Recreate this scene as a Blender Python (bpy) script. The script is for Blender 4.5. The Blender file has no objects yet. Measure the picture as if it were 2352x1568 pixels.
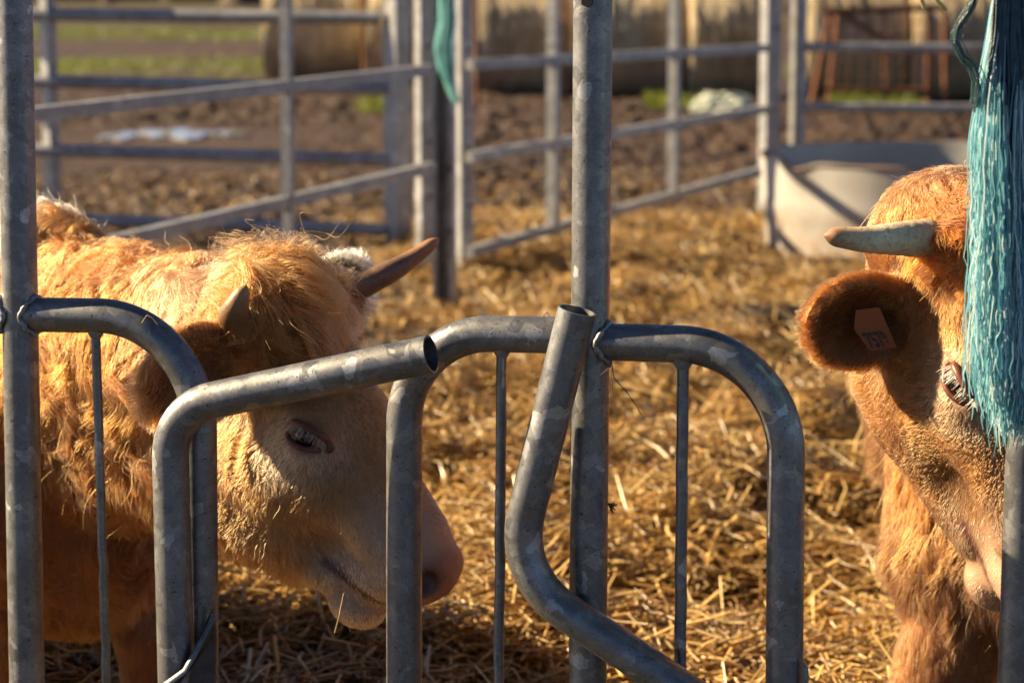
import bpy, math, random
import numpy as np
from mathutils import Vector, kdtree

# ------------------------------------------------------------------ camera, sky, sun
S = bpy.context.scene
C = S.collection
CAM = np.array([0.0, 0.0, 1.65])
PITCH = math.radians(9.0)
FPX, CX, CY = 5880.0, 1176.0, 784.0        # measuring frame of 2352 x 1568
cam_data = bpy.data.cameras.new('camera')
cam = bpy.data.objects.new('camera', cam_data)
C.objects.link(cam)
cam.location = CAM
cam.rotation_euler = (math.radians(90) - PITCH, 0, 0)
cam_data.sensor_width = 36.0
cam_data.lens = 90.0
cam_data.clip_start = 0.05
cam_data.clip_end = 2000.0
cam_data.dof.use_dof = True
cam_data.dof.focus_distance = 4.05
cam_data.dof.aperture_fstop = 4.6
S.camera = cam

SUN_EL, SUN_AZ = math.radians(28.0), math.radians(-75.0)   # azimuth clockwise from +Y
w = bpy.data.worlds.new('World')
S.world = w
w.use_nodes = True
nt = w.node_tree
sky = nt.nodes.new('ShaderNodeTexSky')
sky.sky_type = 'NISHITA'
sky.sun_disc = False
sky.sun_elevation = SUN_EL
sky.sun_rotation = SUN_AZ % (2 * math.pi)
sky.dust_density = 0.4
sky.air_density = 0.4
sky.altitude = 800
nt.links.new(sky.outputs[0], nt.nodes['Background'].inputs[0])
nt.nodes['Background'].inputs[1].default_value = 0.05
ld = bpy.data.lights.new('sun', 'SUN')
ld.energy = 5.0
ld.angle = math.radians(0.53)
ld.color = (1.0, 0.79, 0.49)
lo = bpy.data.objects.new('sun', ld)
C.objects.link(lo)
lo.rotation_euler = (SUN_EL - math.pi / 2, 0, -SUN_AZ)
lo.location = (-20, 4, 12)
S.view_settings.view_transform = 'Standard'
S.view_settings.look = 'None'
S.view_settings.exposure = 1.65
S.cycles.max_bounces = 8
S.cycles.transparent_max_bounces = 8
S.cycles.use_denoising = True
S.cycles.caustics_reflective = False
S.cycles.caustics_refractive = False

rng = np.random.default_rng(7)
random.seed(7)
R_, U_, F_ = np.array([1., 0, 0]), np.array([0, math.sin(PITCH), math.cos(PITCH)]), np.array([0, math.cos(PITCH), -math.sin(PITCH)])


def ray(px, py):
    return F_ + R_ * ((px - CX) / FPX) + U_ * ((CY - py) / FPX)


def P(px, py, Y):
    """World point at distance Y in front of the camera for a measured photo position."""
    d = ray(px, py)
    return CAM + d * (Y / d[1])


FN = np.array([0.326, 1.0, 0.0]) / math.hypot(0.326, 1.0)
FO = np.array([0.122, 3.9, 0.0])
FD = np.array([FN[1], -FN[0], 0.0])          # along the barrier, to the right


def FP(px, py, off=0.0):
    """Point of the feed barrier's vertical plane (off = metres towards the camera)."""
    d = ray(px, py)
    o = FO - FN * off
    return CAM + d * (((o - CAM) @ FN) / (d @ FN))


# ------------------------------------------------------------------ numpy noise
def _h(x, y, z, s):
    n = (x * 374761393 + y * 668265263 + z * 2147483647 * 3 + s * 1274126177) & 0xffffffff
    n = ((n ^ (n >> 13)) * 1274126177) & 0xffffffff
    n = (n ^ (n >> 16)) & 0xffffffff
    return n.astype(np.float64) / 4294967295.0


def noise(p, freq=1.0, seed=0):
    q = np.asarray(p, float) * freq
    i = np.floor(q).astype(np.int64)
    f = q - i
    f = f * f * (3 - 2 * f)
    out = 0
    for a in (0, 1):
        wx = f[:, 0] if a else 1 - f[:, 0]
        for b in (0, 1):
            wy = f[:, 1] if b else 1 - f[:, 1]
            for c in (0, 1):
                wz = f[:, 2] if c else 1 - f[:, 2]
                out = out + wx * wy * wz * _h(i[:, 0] + a, i[:, 1] + b, i[:, 2] + c, seed)
    return out * 2 - 1


def fbm(p, freq, seed=0, octs=4, gain=.5):
    o, a, t = 0, 1.0, 0
    for k in range(octs):
        o = o + a * noise(p, freq * 2 ** k, seed + 17 * k)
        t += a
        a *= gain
    return o / t


def unit(v):
    v = np.asarray(v, float)
    return v / (np.linalg.norm(v, axis=-1, keepdims=True) + 1e-12)


# ------------------------------------------------------------------ object helpers
def tag(o, label=None, cat=None, group=None, kind=None):
    if label: o['label'] = label
    if cat: o['category'] = cat
    if group: o['group'] = group
    if kind: o['kind'] = kind
    return o


def empty(name, loc, label, cat, group=None):
    o = bpy.data.objects.new(name, None)
    o.empty_display_size = 0.1
    o.location = [float(v) for v in loc]
    C.objects.link(o)
    return tag(o, label, cat, group)


def link(name, me, mat, parent=None):
    o = bpy.data.objects.new(name, me)
    C.objects.link(o)
    for m in (mat if isinstance(mat, (list, tuple)) else [mat]):
        me.materials.append(m)
    if parent is not None:
        o.parent = parent
        o.location = -parent.location
    return o


class MB:
    """Collects world-space shapes that become one mesh object."""
    def __init__(s):
        s.v, s.f, s.n = [], [], 0

    def add(s, V, Fs):
        V = np.asarray(V, float)
        s.v.append(V)
        s.f += [[i + s.n for i in f] for f in Fs]
        s.n += len(V)
        return s

    def build(s, name, mat, parent=None, smooth=True, sharp=40):
        me = bpy.data.meshes.new(name)
        me.from_pydata(np.concatenate(s.v).tolist(), [], s.f)
        me.validate()
        if smooth:
            me.polygons.foreach_set('use_smooth', [True] * len(me.polygons))
            me.set_sharp_from_angle(angle=math.radians(sharp))
        return link(name, me, mat, parent)

    def sweep(s, pts, rad, sides=24, hollow=False, caps=True, squash=None, twist=0.0, ref=None):
        """Tube along pts; rad scalar or per point; sides=4 gives a box section."""
        pts = np.asarray(pts, float)
        n = len(pts)
        rad = np.broadcast_to(np.asarray(rad, float), (n,))
        T = unit(np.gradient(pts, axis=0))
        if ref is None: ref = np.array([0, 0, 1.0]) if abs(T[0, 2]) < .9 else np.array([0, 1.0, 0])
        N = unit(ref - T[0] * (ref @ T[0]))
        rings = []
        a = np.arange(sides) * 2 * np.pi / sides + (np.pi / 4 if sides == 4 else 0) + twist
        for i in range(n):
            N = unit(N - T[i] * (N @ T[i]))
            B = np.cross(T[i], N)
            k = rad[i] * (math.sqrt(2) if sides == 4 else 1)
            sq = squash or (1, 1)
            rings.append(pts[i] + k * (np.cos(a)[:, None] * N * sq[0] + np.sin(a)[:, None] * B * sq[1]))
        V = np.concatenate(rings)
        Fs = []
        for i in range(n - 1):
            for j in range(sides):
                k = (j + 1) % sides
                Fs.append([i * sides + j, i * sides + k, (i + 1) * sides + k, (i + 1) * sides + j])
        if hollow:           # open first end with a wall and a bore
            inner = []
            m = min(n, 14)
            for i in range(m):
                c = pts[i]
                inner.append(c + (rings[i] - c) * 0.89)
            base = len(V)
            V = np.concatenate([V] + inner)
            for j in range(sides):
                k = (j + 1) % sides
                Fs.append([k, j, base + j, base + k])
            for i in range(m - 1):
                for j in range(sides):
                    k = (j + 1) % sides
                    Fs.append([base + i * sides + k, base + i * sides + j, base + (i + 1) * sides + j, base + (i + 1) * sides + k])
            Fs.append([base + (m - 1) * sides + j for j in range(sides)])
            if caps: Fs.append([(n - 1) * sides + j for j in range(sides)])
        elif caps:
            Fs.append([j for j in range(sides)][::-1])
            Fs.append([(n - 1) * sides + j for j in range(sides)])
        return s.add(V, Fs)

    def box(s, a, b):
        (x0, y0, z0), (x1, y1, z1) = a, b
        V = [(x, y, z) for x in (x0, x1) for y in (y0, y1) for z in (z0, z1)]
        return s.add(V, [[0, 1, 3, 2], [4, 6, 7, 5], [0, 4, 5, 1], [2, 3, 7, 6], [0, 2, 6, 4], [1, 5, 7, 3]])

    def prism(s, poly, depth):
        """Extrude a 3-D polygon by the vector depth."""
        poly = np.asarray(poly, float)
        n = len(poly)
        V = np.concatenate([poly, poly + depth])
        return s.add(V, [list(range(n))[::-1], list(range(n, 2 * n))] + [[i, (i + 1) % n, (i + 1) % n + n, i + n] for i in range(n)])

    def ball(s, c, r, seg=20, rings=12):
        c, r = np.asarray(c, float), np.broadcast_to(np.asarray(r, float), (3,))
        V = [c + r * (0, 0, 1)]
        for i in range(1, rings):
            t = math.pi * i / rings
            for j in range(seg):
                p = 2 * math.pi * j / seg
                V.append(c + r * (math.sin(t) * math.cos(p), math.sin(t) * math.sin(p), math.cos(t)))
        V.append(c - r * (0, 0, 1))
        L = len(V) - 1
        Fs = [[0, 1 + j, 1 + (j + 1) % seg] for j in range(seg)]
        for i in range(rings - 2):
            for j in range(seg):
                a, b = 1 + i * seg + j, 1 + i * seg + (j + 1) % seg
                Fs.append([a, a + seg, b + seg, b])
        o = 1 + (rings - 2) * seg
        Fs += [[o + j, L, o + (j + 1) % seg] for j in range(seg)]
        return s.add(V, Fs)


def fillet(corners, radii, step=0.012):
    """Polyline with round bends."""
    c = [np.asarray(p, float) for p in corners]
    out = [c[0]]

    def seg(a, b):
        n = max(1, int(np.linalg.norm(b - a) / 0.05))
        return [a + (b - a) * k / n for k in range(1, n + 1)]
    for i in range(1, len(c) - 1):
        r = radii[i - 1]
        d0, d1 = unit(c[i - 1] - c[i]), unit(c[i + 1] - c[i])
        ang = math.acos(np.clip(d0 @ d1, -1, 1))
        t = r / math.tan(ang / 2)
        a, b = c[i] + d0 * t, c[i] + d1 * t
        cen = c[i] + unit(d0 + d1) * (r / math.sin(ang / 2))
        out += seg(out[-1], a)
        va, vb = a - cen, b - cen
        th = math.acos(np.clip(unit(va) @ unit(vb), -1, 1))
        n = max(6, int(r * th / step))
        for k in range(1, n + 1):
            u = k / n
            out.append(cen + (math.sin((1 - u) * th) * va + math.sin(u * th) * vb) / math.sin(th))
    out += seg(out[-1], c[-1])
    return np.array(out)


def line(a, b, n=8):
    a, b = np.asarray(a, float), np.asarray(b, float)
    return a + (b - a) * np.linspace(0, 1, n)[:, None]


def strands(name, pts, rad, cols, mat, parent=None):
    """Hair curves object: pts (N, n, 3), rad (n,) or (N, n), cols (N, 3)."""
    N, n = pts.shape[:2]
    hc = bpy.data.hair_curves.new(name)
    hc.add_curves([n] * N)
    hc.position_data.foreach_set('vector', np.ascontiguousarray(pts, np.float32).ravel())
    ra = hc.attributes.get('radius') or hc.attributes.new('radius', 'FLOAT', 'POINT')
    ra.data.foreach_set('value', np.ascontiguousarray(np.broadcast_to(rad, (N, n)), np.float32).ravel())
    ca = hc.attributes.new('tint', 'FLOAT_COLOR', 'CURVE')
    c4 = np.ones((N, 4), np.float32)
    c4[:, :3] = cols
    ca.data.foreach_set('color', c4.ravel())
    return link(name, hc, mat, parent)


def fast_mesh(name, V, tris, mat, parent=None, cols=None, smooth=True):
    me = bpy.data.meshes.new(name)
    V = np.ascontiguousarray(V, np.float32)
    k = tris.shape[1]
    me.vertices.add(len(V))
    me.vertices.foreach_set('co', V.ravel())
    me.loops.add(tris.size)
    me.polygons.add(len(tris))
    me.loops.foreach_set('vertex_index', np.ascontiguousarray(tris, np.int32).ravel())
    me.polygons.foreach_set('loop_start', np.arange(0, tris.size, k, dtype=np.int32))
    if smooth:
        me.polygons.foreach_set('use_smooth', np.ones(len(tris), bool))
    if cols is not None:
        at = me.attributes.new('tint', 'FLOAT_COLOR', 'POINT')
        c4 = np.ones((len(V), 4), np.float32)
        c4[:, :3] = cols
        at.data.foreach_set('color', c4.ravel())
    me.update(calc_edges=True)
    return link(name, me, mat, parent)


# ------------------------------------------------------------------ materials
class Mat:
    def __init__(s, name):
        s.m = bpy.data.materials.new(name)
        s.m.use_nodes = True
        s.t = s.m.node_tree
        s.b = s.t.nodes['Principled BSDF']
        s.out = s.t.nodes['Material Output']

    def n(s, kind, **kw):
        nd = s.t.nodes.new('ShaderNode' + kind)
        for k, v in kw.items():
            if k in nd.inputs: nd.inputs[k].default_value = v
            else: setattr(nd, k, v)
        return nd

    def l(s, a, b):
        s.t.links.new(a, b)

    def ramp(s, fac, stops):
        r = s.n('ValToRGB')
        e = r.color_ramp.elements
        while len(e) < len(stops): e.new(0.5)
        for i, (p, c) in enumerate(stops):
            e[i].position = p
            e[i].color = (c[0], c[1], c[2], 1) if not np.isscalar(c) else (c, c, c, 1)
        s.l(fac, r.inputs[0])
        return r.outputs[0]

    def mix(s, fac, a, b, mode='MIX'):
        m = s.n('MixRGB', blend_type=mode)
        for i, x in ((0, fac), (1, a), (2, b)):
            if hasattr(x, 'is_linked'): s.l(x, m.inputs[i])
            elif i: m.inputs[i].default_value = (*x, 1)
            else: m.inputs[0].default_value = x
        return m.outputs[0]

    def bump(s, h, strength, dist):
        b = s.n('Bump', Strength=strength, Distance=dist)
        s.l(h, b.inputs['Height'])
        s.l(b.outputs[0], s.b.inputs['Normal'])

    def coord(s):
        g = s.n('NewGeometry')
        return g.outputs['Position']

    def noise(s, co, scale, detail=4, rough=.55):
        n = s.n('TexNoise', Scale=scale, Detail=detail, Roughness=rough)
        s.l(co, n.inputs['Vector'])
        return n.outputs[0]


def mat_galv(name, dark=.21, light=.34, metal=.74, rough=.43, scale=44, dirt=.42):
    """Zinc with angular crystal flakes of two sizes, dull grey with a few bright ones."""
    m = Mat(name)
    co = m.coord()
    wn = m.n('TexNoise', Scale=16, Detail=3)
    m.l(co, wn.inputs['Vector'])
    off = m.n('VectorMath', operation='MULTIPLY_ADD')
    m.l(wn.outputs['Color'], off.inputs[0])
    off.inputs[1].default_value = (.05, .05, .05)
    m.l(co, off.inputs[2])
    seps = []
    for k, dist in ((1.0, 'MANHATTAN'), (1.9, 'CHEBYCHEV')):
        v = m.n('TexVoronoi', Scale=scale * k, feature='F1')
        v.distance = dist
        m.l(off.outputs[0], v.inputs['Vector'])
        sep = m.n('SeparateColor')
        m.l(v.outputs['Color'], sep.inputs[0])
        seps.append(sep)
    b1 = m.ramp(seps[0].outputs[0], [(0, dark * .86), (.5, dark), (.80, dark * 1.12), (.92, dark * .7 + light * .3), (.975, light), (1, light * 1.25)])
    b2 = m.ramp(seps[1].outputs[0], [(0, .86), (.6, 1.0), (.93, 1.06), (1, 1.35)])
    base = m.mix(.8, b1, b2, 'MULTIPLY')
    cloud = m.ramp(m.noise(co, 5, 5, .6), [(.3, .82), (.7, 1.15)])
    base = m.mix(1.0, base, cloud, 'MULTIPLY')
    base = m.mix(1.0, base, (0.98, 1.0, 1.03), 'MULTIPLY')
    d = m.ramp(m.noise(co, 11, 7, .7), [(.42, 0), (.78, 1)])
    mm = m.n('Math', operation='MULTIPLY')
    m.l(d, mm.inputs[0]); mm.inputs[1].default_value = dirt
    base = m.mix(mm.outputs[0], base, (.13, .10, .075))
    fine = m.ramp(m.noise(co, 300, 3, .6), [(.3, .85), (.7, 1.15)])
    base = m.mix(1.0, base, fine, 'MULTIPLY')
    sp = m.ramp(m.noise(co, 170, 3, .6), [(.64, 0), (.70, 1)])
    base = m.mix(sp, base, (.05, .045, .04))
    m.l(base, m.b.inputs['Base Color'])
    m.b.inputs['Metallic'].default_value = metal
    r = m.ramp(seps[0].outputs[1], [(0, rough - .08), (1, rough + .14)])
    m.l(r, m.b.inputs['Roughness'])
    m.bump(m.noise(co, 60, 5, .6), .22, .002)
    return m.m


def mat_simple(name, stops, scale=8, rough=.8, bump=(.4, .01, 30), metal=0, sheen=0):
    m = Mat(name)
    co = m.coord()
    m.l(m.ramp(m.noise(co, scale, 6, .6), stops), m.b.inputs['Base Color'])
    m.b.inputs['Roughness'].default_value = rough
    m.b.inputs['Metallic'].default_value = metal
    if bump: m.bump(m.noise(co, bump[2], 6, .6), bump[0], bump[1])
    return m.m


def mat_hair(name, rough=.35, rrough=.35, gloss=1.0):
    m = Mat(name)
    a = m.n('Attribute', attribute_name='tint')
    a.attribute_type = 'GEOMETRY'
    h = m.n('BsdfHairPrincipled')
    h.parametrization = 'COLOR'
    m.l(a.outputs['Color'], h.inputs['Color'])
    h.inputs['Roughness'].default_value = rough
    h.inputs['Radial Roughness'].default_value = rrough
    m.t.nodes.remove(m.b)
    m.l(h.outputs[0], m.out.inputs[0])
    return m.m


def mat_tint(name, rough=.6, trans=.0, spec=.5, bump=None):
    """Colour from the mesh's own tint attribute, optionally thin and translucent."""
    m = Mat(name)
    a = m.n('Attribute', attribute_name='tint')
    m.l(a.outputs['Color'], m.b.inputs['Base Color'])
    m.b.inputs['Roughness'].default_value = rough
    m.b.inputs['Specular IOR Level'].default_value = spec
    if bump: m.bump(m.noise(m.coord(), bump[2], 5, .6), bump[0], bump[1])
    if trans:
        t = m.n('BsdfTranslucent')
        m.l(a.outputs['Color'], t.inputs[0])
        x = m.n('MixShader')
        x.inputs[0].default_value = trans
        m.l(m.b.outputs[0], x.inputs[1]); m.l(t.outputs[0], x.inputs[2])
        m.l(x.outputs[0], m.out.inputs[0])
    return m.m


GALV = mat_galv('galvanised_tube')
GALV_FAR = mat_galv('weathered_galvanised_rail', .30, .38, .25, .42, 18, .3)
WELD = mat_galv('weld_zinc', .28, .40, .35, .45, 90, .5)
RUST = mat_simple('rust', [(.3, (.10, .03, .012)), (.6, (.22, .085, .035)), (.8, (.30, .14, .07))], 14, .85)
BOLT = mat_simple('dark_bolt_steel', [(.3, (.03, .028, .026)), (.7, (.08, .07, .06))], 60, .5, None, .6)
STRAW = mat_tint('straw_stems', .33, .25, .8)
HAIR = mat_hair('cattle_hair', .50, .62)
TWINE = mat_tint('polypropylene_twine', .28, .35, .9)
GRASSM = mat_tint('grass_blades', .5, .35)
SKIN = mat_tint('hide_and_skin', .45, 0, .5, (.35, .004, 220))

# ------------------------------------------------------------------ ground
def straw_mask(x, y):
    p = np.stack([x, y, 0 * x], -1)
    nz = fbm(p, .9, 3, 3)
    near = 1 / (1 + np.exp((y - (9.3 + .9 * (x + .4) + 1.2 * nz)) * 2.2))
    right = 1 / (1 + np.exp(-(x + .45 + .5 * nz) * 5)) / (1 + np.exp((y - (14.0 + 2.2 * nz)) * 1.6))
    return np.clip(np.maximum(near, right), 0, 1)


def ground_h(x, y):
    p = np.stack([x, y, 0 * x], -1)
    lump = np.abs(fbm(p, 4, 11, 3, .6)) * .07 + fbm(p, 9, 31, 4, .75) * .075 + .03
    big = fbm(p, .7, 5, 3) * .09
    s = straw_mask(x, y)
    far = np.clip((y - 4) / 5, 0, 1)
    mud = (lump * (0.35 + .65 * far) + big) - .06
    heap = fbm(p, 2.6, 23, 4) * .20
    h = mud * (1 - s) + (heap * .9 + .0) * s
    fade = np.clip((34 - y) / 10, 0.15, 1)
    flat = np.exp(-(np.abs((x + 2.75) / 1.5) ** 4 + np.abs((y - 20.6) / 2.6) ** 4))   # hollow with puddles
    h = h * fade * (1 - flat * .9) - flat * .02
    return h


def axis(lo, hi, d, far_lo, far_hi, g=1.12):
    a = list(np.arange(lo, hi, d))
    s, v = d, hi
    while v < far_hi:
        a.append(v); s *= g; v += s
    a.append(far_hi)
    b, s, v = [], d, lo
    while v > far_lo:
        s *= g; v -= s; b.append(max(v, far_lo))
    return np.array(b[::-1] + a)


gx, gy = axis(-4.2, 4.6, .027, -300, 300, 1.16), axis(4.6, 26, .027, -60, 600, 1.14)
X, Y = np.meshgrid(gx, gy)
x_, y_ = X.ravel(), Y.ravel()
z_ = ground_h(x_, y_)
nx, ny = len(gx), len(gy)
idx = np.arange(nx * ny).reshape(ny, nx)
quads = np.stack([idx[:-1, :-1], idx[:-1, 1:], idx[1:, 1:], idx[1:, :-1]], -1).reshape(-1, 4)
pg = np.stack([x_, y_, 0 * x_], -1)
sm = straw_mask(x_, y_)
nb = fbm(pg, 1.6, 41, 4)
mudc = np.array([.046, .0195, .0085])[None] * (1 + .55 * nb[:, None]) + np.clip(fbm(pg, 7, 9, 3), 0, 1)[:, None] * np.array([.05, .028, .016])
strc = np.array([.075, .042, .018])[None] * (1 + .4 * nb[:, None])
gnz = fbm(pg, .5, 77, 4)
left = x_ < 0.25 * 0 - 1.2
grass_w = np.clip((gnz + .12) * 5, 0, 1) * np.clip((y_ - 29.5) / 2.5, 0, 1) * (x_ < 30) 
band = np.exp(-((y_ - 32.5) / 1.6) ** 2) + .4 * (y_ > 41)
grass_w = np.clip(np.clip(band, 0, 1) * (.65 + gnz), 0, 1) * (y_ > 29)
grc = np.array([.10, .115, .025])
gcol = (mudc * (1 - sm[:, None]) + strc * sm[:, None])
gcol = gcol * (1 - grass_w[:, None]) + grc * grass_w[:, None]
mg = Mat('muddy_ground')
a = mg.n('Attribute', attribute_name='tint')
co = mg.coord()
mg.l(mg.mix(.8, a.outputs['Color'], mg.ramp(mg.noise(co, 28, 6, .7), [(.25, .45), (.8, 1.35)]), 'MULTIPLY'), mg.b.inputs['Base Color'])
mg.l(mg.ramp(mg.noise(co, 3, 3), [(.35, .55), (.7, .95)]), mg.b.inputs['Roughness'])
mg.bump(mg.noise(co, 38, 8, .65), .9, .03)
g = fast_mesh('ground', np.stack([x_, y_, z_], -1), quads, mg.m, None, np.clip(gcol, .004, 1))
tag(g, kind='structure')

DARKW = Mat('trough_water')
DARKW.b.inputs['Base Color'].default_value = (.02, .02, .018, 1)
DARKW.b.inputs['Roughness'].default_value = .05
# puddles in the yard
wm = Mat('puddle_water')
wm.b.inputs['Base Color'].default_value = (.30, .28, .25, 1)
wm.b.inputs['Roughness'].default_value = .06
wm.bump(wm.noise(wm.coord(), 14, 3), .06, .01)
for px, py, hw, hd in ((405, 305, .27, .5), (530, 303, .13, .3), (275, 310, .17, .3)):
    b = ray(px, py)
    Yp = -CAM[2] / (b[2] / b[1])
    c = P(px, py, Yp)
    nseg = 40
    ang = np.linspace(0, 2 * np.pi, nseg, endpoint=False)
    rr = 1 + .35 * np.sin(2 * ang + px) * .6 + .22 * np.sin(5 * ang + py + px)
    gh = float(ground_h(np.array([c[0]]), np.array([c[1]]))[0])
    V = [(c[0] + hw * rr[i] * math.cos(ang[i]), c[1] + hd * rr[i] * math.sin(ang[i]), -.004) for i in range(nseg)]
    m_ = MB().prism(V, np.array([0, 0, -.06]))
    tag(m_.build('puddle', wm.m), kind='structure')

# unseen concrete feed passage on the barrier's near side, darkened to cut bounce light
UNSEEN_CONC = mat_simple('unseen_darkened_concrete', [(.3, (.022, .021, .020)), (.7, (.05, .047, .043))], 2.5, .85, (.5, .01, 30))
cp = FO - FN * .16
pa, pb_ = cp - FD * 40, cp + FD * 40
pas = MB().prism([(pa[0], pa[1], .10), (pb_[0], pb_[1], .10), (pb_[0] - FN[0] * 40, pb_[1] - FN[1] * 40, .10), (pa[0] - FN[0] * 40, pa[1] - FN[1] * 40, .10)], np.array([0, 0, -.6])).build('unseen_passage_floor', UNSEEN_CONC, None, False)
tag(pas, kind='structure')

# ------------------------------------------------------------------ straw bedding (uncountable)
def straw_mesh(name, x, y, z, length, rad, tilt, cols, bend=.25):
    N = len(x)
    az = rng.uniform(0, 2 * np.pi, N)
    d = np.stack([np.cos(az) * np.cos(tilt), np.sin(az) * np.cos(tilt), np.sin(tilt)], -1)
    side = unit(np.cross(d, np.array([0, 0, 1.0])) + 1e-6)
    up = np.cross(side, d)
    c = np.stack([x, y, z], -1)
    bd = (rng.normal(size=(N, 1)) * bend * length[:, None]) * side + (rng.normal(size=(N, 1)) * bend * .6 * length[:, None]) * up
    P0, P1, P2 = c - d * length[:, None] / 2, c + bd * .4, c + d * length[:, None] / 2
    V = np.empty((N, 9, 3))
    for k, Q in enumerate((P0, P1, P2)):
        for j in range(3):
            t = 2 * np.pi * j / 3 + .5
            V[:, k * 3 + j] = Q + rad[:, None] * (math.cos(t) * side * 1.25 + math.sin(t) * up * .75)
    base = []
    for k in (0, 1):
        for j in range(3):
            q = (j + 1) % 3
            base.append([k * 3 + j, k * 3 + q, k * 3 + 3 + q, k * 3 + 3 + j])
    T = (np.arange(N)[:, None, None] * 9 + np.array(base)[None]).reshape(-1, 4)
    return fast_mesh(name, V.reshape(-1, 3), T, STRAW, None, np.repeat(cols, 9, 0))


def scatter_straw(n_try):
    # even over the yard, denser near the barrier
    y = 4.0 + (rng.random(n_try) ** 1.2) * 14.0
    x = rng.uniform(-.36, .36, n_try) * (y + 2.2)
    m = straw_mask(x, y)
    clump = fbm(np.stack([x, y, 0 * x], -1), 1.7, 61, 3)
    keep = rng.random(n_try) < np.clip(m * (1.0 + 2.0 * clump), 0, 1) + .08
    x, y, m = x[keep], y[keep], m[keep]
    return x, y, m


x, y, m = scatter_straw(310000)
N = len(x)
lift = rng.random(N) ** 1.6 * .10 * m
zz = ground_h(x, y) + .006 + lift
L_ = np.clip(rng.lognormal(math.log(.095), .55, N), .025, .32)
r_ = rng.uniform(.0018, .0042, N) * (1 + .5 * (rng.random(N) < .12))
tl = rng.normal(0, .28, N)
tone = rng.random((N, 1))
cols = np.array([.52, .28, .07]) * (1 - tone) + np.array([.97, .72, .29]) * tone
cols *= rng.uniform(.6, 1.15, (N, 1))
dk = rng.random(N) < .22
cols[dk] *= np.array([.45, .38, .32])
st = straw_mesh('straw_bedding', x, y, zz, L_, r_, tl, np.clip(cols, .01, 1))
tag(st, kind='stuff')
tag(st, 'loose golden straw litter spread thickly over the yard floor', 'straw')

# ------------------------------------------------------------------ grass (uncountable)
def grass():
    xs, ys, hs = [], [], []
    n = 60000
    y = rng.uniform(29, 46, n); x = rng.uniform(-9.5, -1.0, n)
    gz = fbm(np.stack([x, y, 0 * x], -1), .5, 77, 4)
    bnd = np.exp(-((y - 32.5) / 1.6) ** 2) + .4 * (y > 41)
    k = rng.random(n) < np.clip(np.clip(bnd, 0, 1) * (.65 + gz), 0, 1)
    xs.append(x[k]); ys.append(y[k]); hs.append(rng.uniform(.03, .10, k.sum()))
    n = 9000                                     # tufts along the foot of the bales
    x = rng.uniform(-1.5, 6.2, n); y = 25.3 + rng.normal(0, .22, n)
    k = fbm(np.stack([x, y * 0, 0 * x], -1), 1.1, 5, 3) > -.05
    xs.append(x[k]); ys.append(y[k]); hs.append(rng.uniform(.03, .16, k.sum()))
    x, y, h = map(np.concatenate, (xs, ys, hs))
    N = len(x)
    z = ground_h(x, y)
    az = rng.uniform(0, 2 * np.pi, N)
    s = np.stack([np.cos(az), np.sin(az), 0 * az], -1) * .012
    c = np.stack([x, y, z - .01], -1)
    lean = rng.normal(0, .4, (N, 2)) * h[:, None]
    tip = c + np.stack([lean[:, 0], lean[:, 1], h], -1)
    V = np.stack([c - s, c + s, tip], 1).reshape(-1, 3)
    T = np.arange(N * 3).reshape(-1, 3)
    t = rng.random((N, 1))
    cols = np.array([.08, .115, .012]) * (1 - t) + np.array([.27, .30, .04]) * t
    tag(fast_mesh('grass', V, T, GRASSM, None, np.repeat(cols, 3, 0)), 'short green grass in strips beyond the mud and along the bales', 'grass', kind='stuff')


grass()

# ------------------------------------------------------------------ feed barrier (one welded thing)
TR = 0.0287
org = FO + np.array([0, 0, 0.0])
fb = empty('feed_barrier', org, 'galvanised steel feed barrier of bent tubes, sharp in the foreground', 'feed barrier')
dn = np.array([0, 0, -1.0])


def down_to(p, z):
    return np.array([p[0], p[1], z])


def tube(name, pts, r=TR, hollow=False, mat=GALV):
    return MB().sweep(pts, r, 32, hollow).build(name, mat, fb)


# posts (a little slack in plumb, as measured)
for (t, b, r) in (((33, 0), (62, 1560), .0297), ((1362, 0), (1350, 1560), .0298)):
    a, c = FP(*t), FP(*b)
    d = (a - c) / (a[2] - c[2])
    MB().sweep(line(c + d * (-.35 - c[2]), c + d * (2.05 - c[2]), 30), r, 36).build('post', GALV, fb)
post_r = FP(1362, 760)
# a further post outside the frame on each side keeps the barrier standing
for k in (-1, 1):
    q = post_r + FD * (.915 * 2 * k if k < 0 else .915)
    MB().sweep(line(down_to(q, -.35), down_to(q, 2.05), 20), .0298, 24).build('post', GALV, fb)
# top and foot rails that tie the posts together, above and below the frame
qa, qb = post_r + FD * -2.2, post_r + FD * 1.5
MB().sweep(line(down_to(qa, 1.93) + FN * .045, down_to(qb, 1.93) + FN * .045, 20), .024, 20).build('top_rail', GALV, fb)
MB().sweep(line(down_to(qa, .22) - FN * .0, down_to(qb, .22), 30), .0285, 20).build('foot_rail', GALV, fb)

ZB = .22
# arch springing right from the left-hand post
B0, B1 = FP(40, 722), FP(456, 728)
tube('arch_tube', fillet([B0, B1, down_to(FP(458, 1500), ZB)], [.172]))
# middle arch springing left from the central post
D0, D1, D2 = FP(1352, 771), FP(929, 762), FP(925, 1500)
tube('arch_tube', fillet([D0, D1, down_to(D2, ZB)], [.150]))
# arch springing right from the central post
G0, G1, G2 = FP(1362, 784), FP(1808, 797), FP(1806, 1500)
tube('arch_tube', fillet([G0, G1, down_to(G2, ZB)], [.163]))
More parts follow.
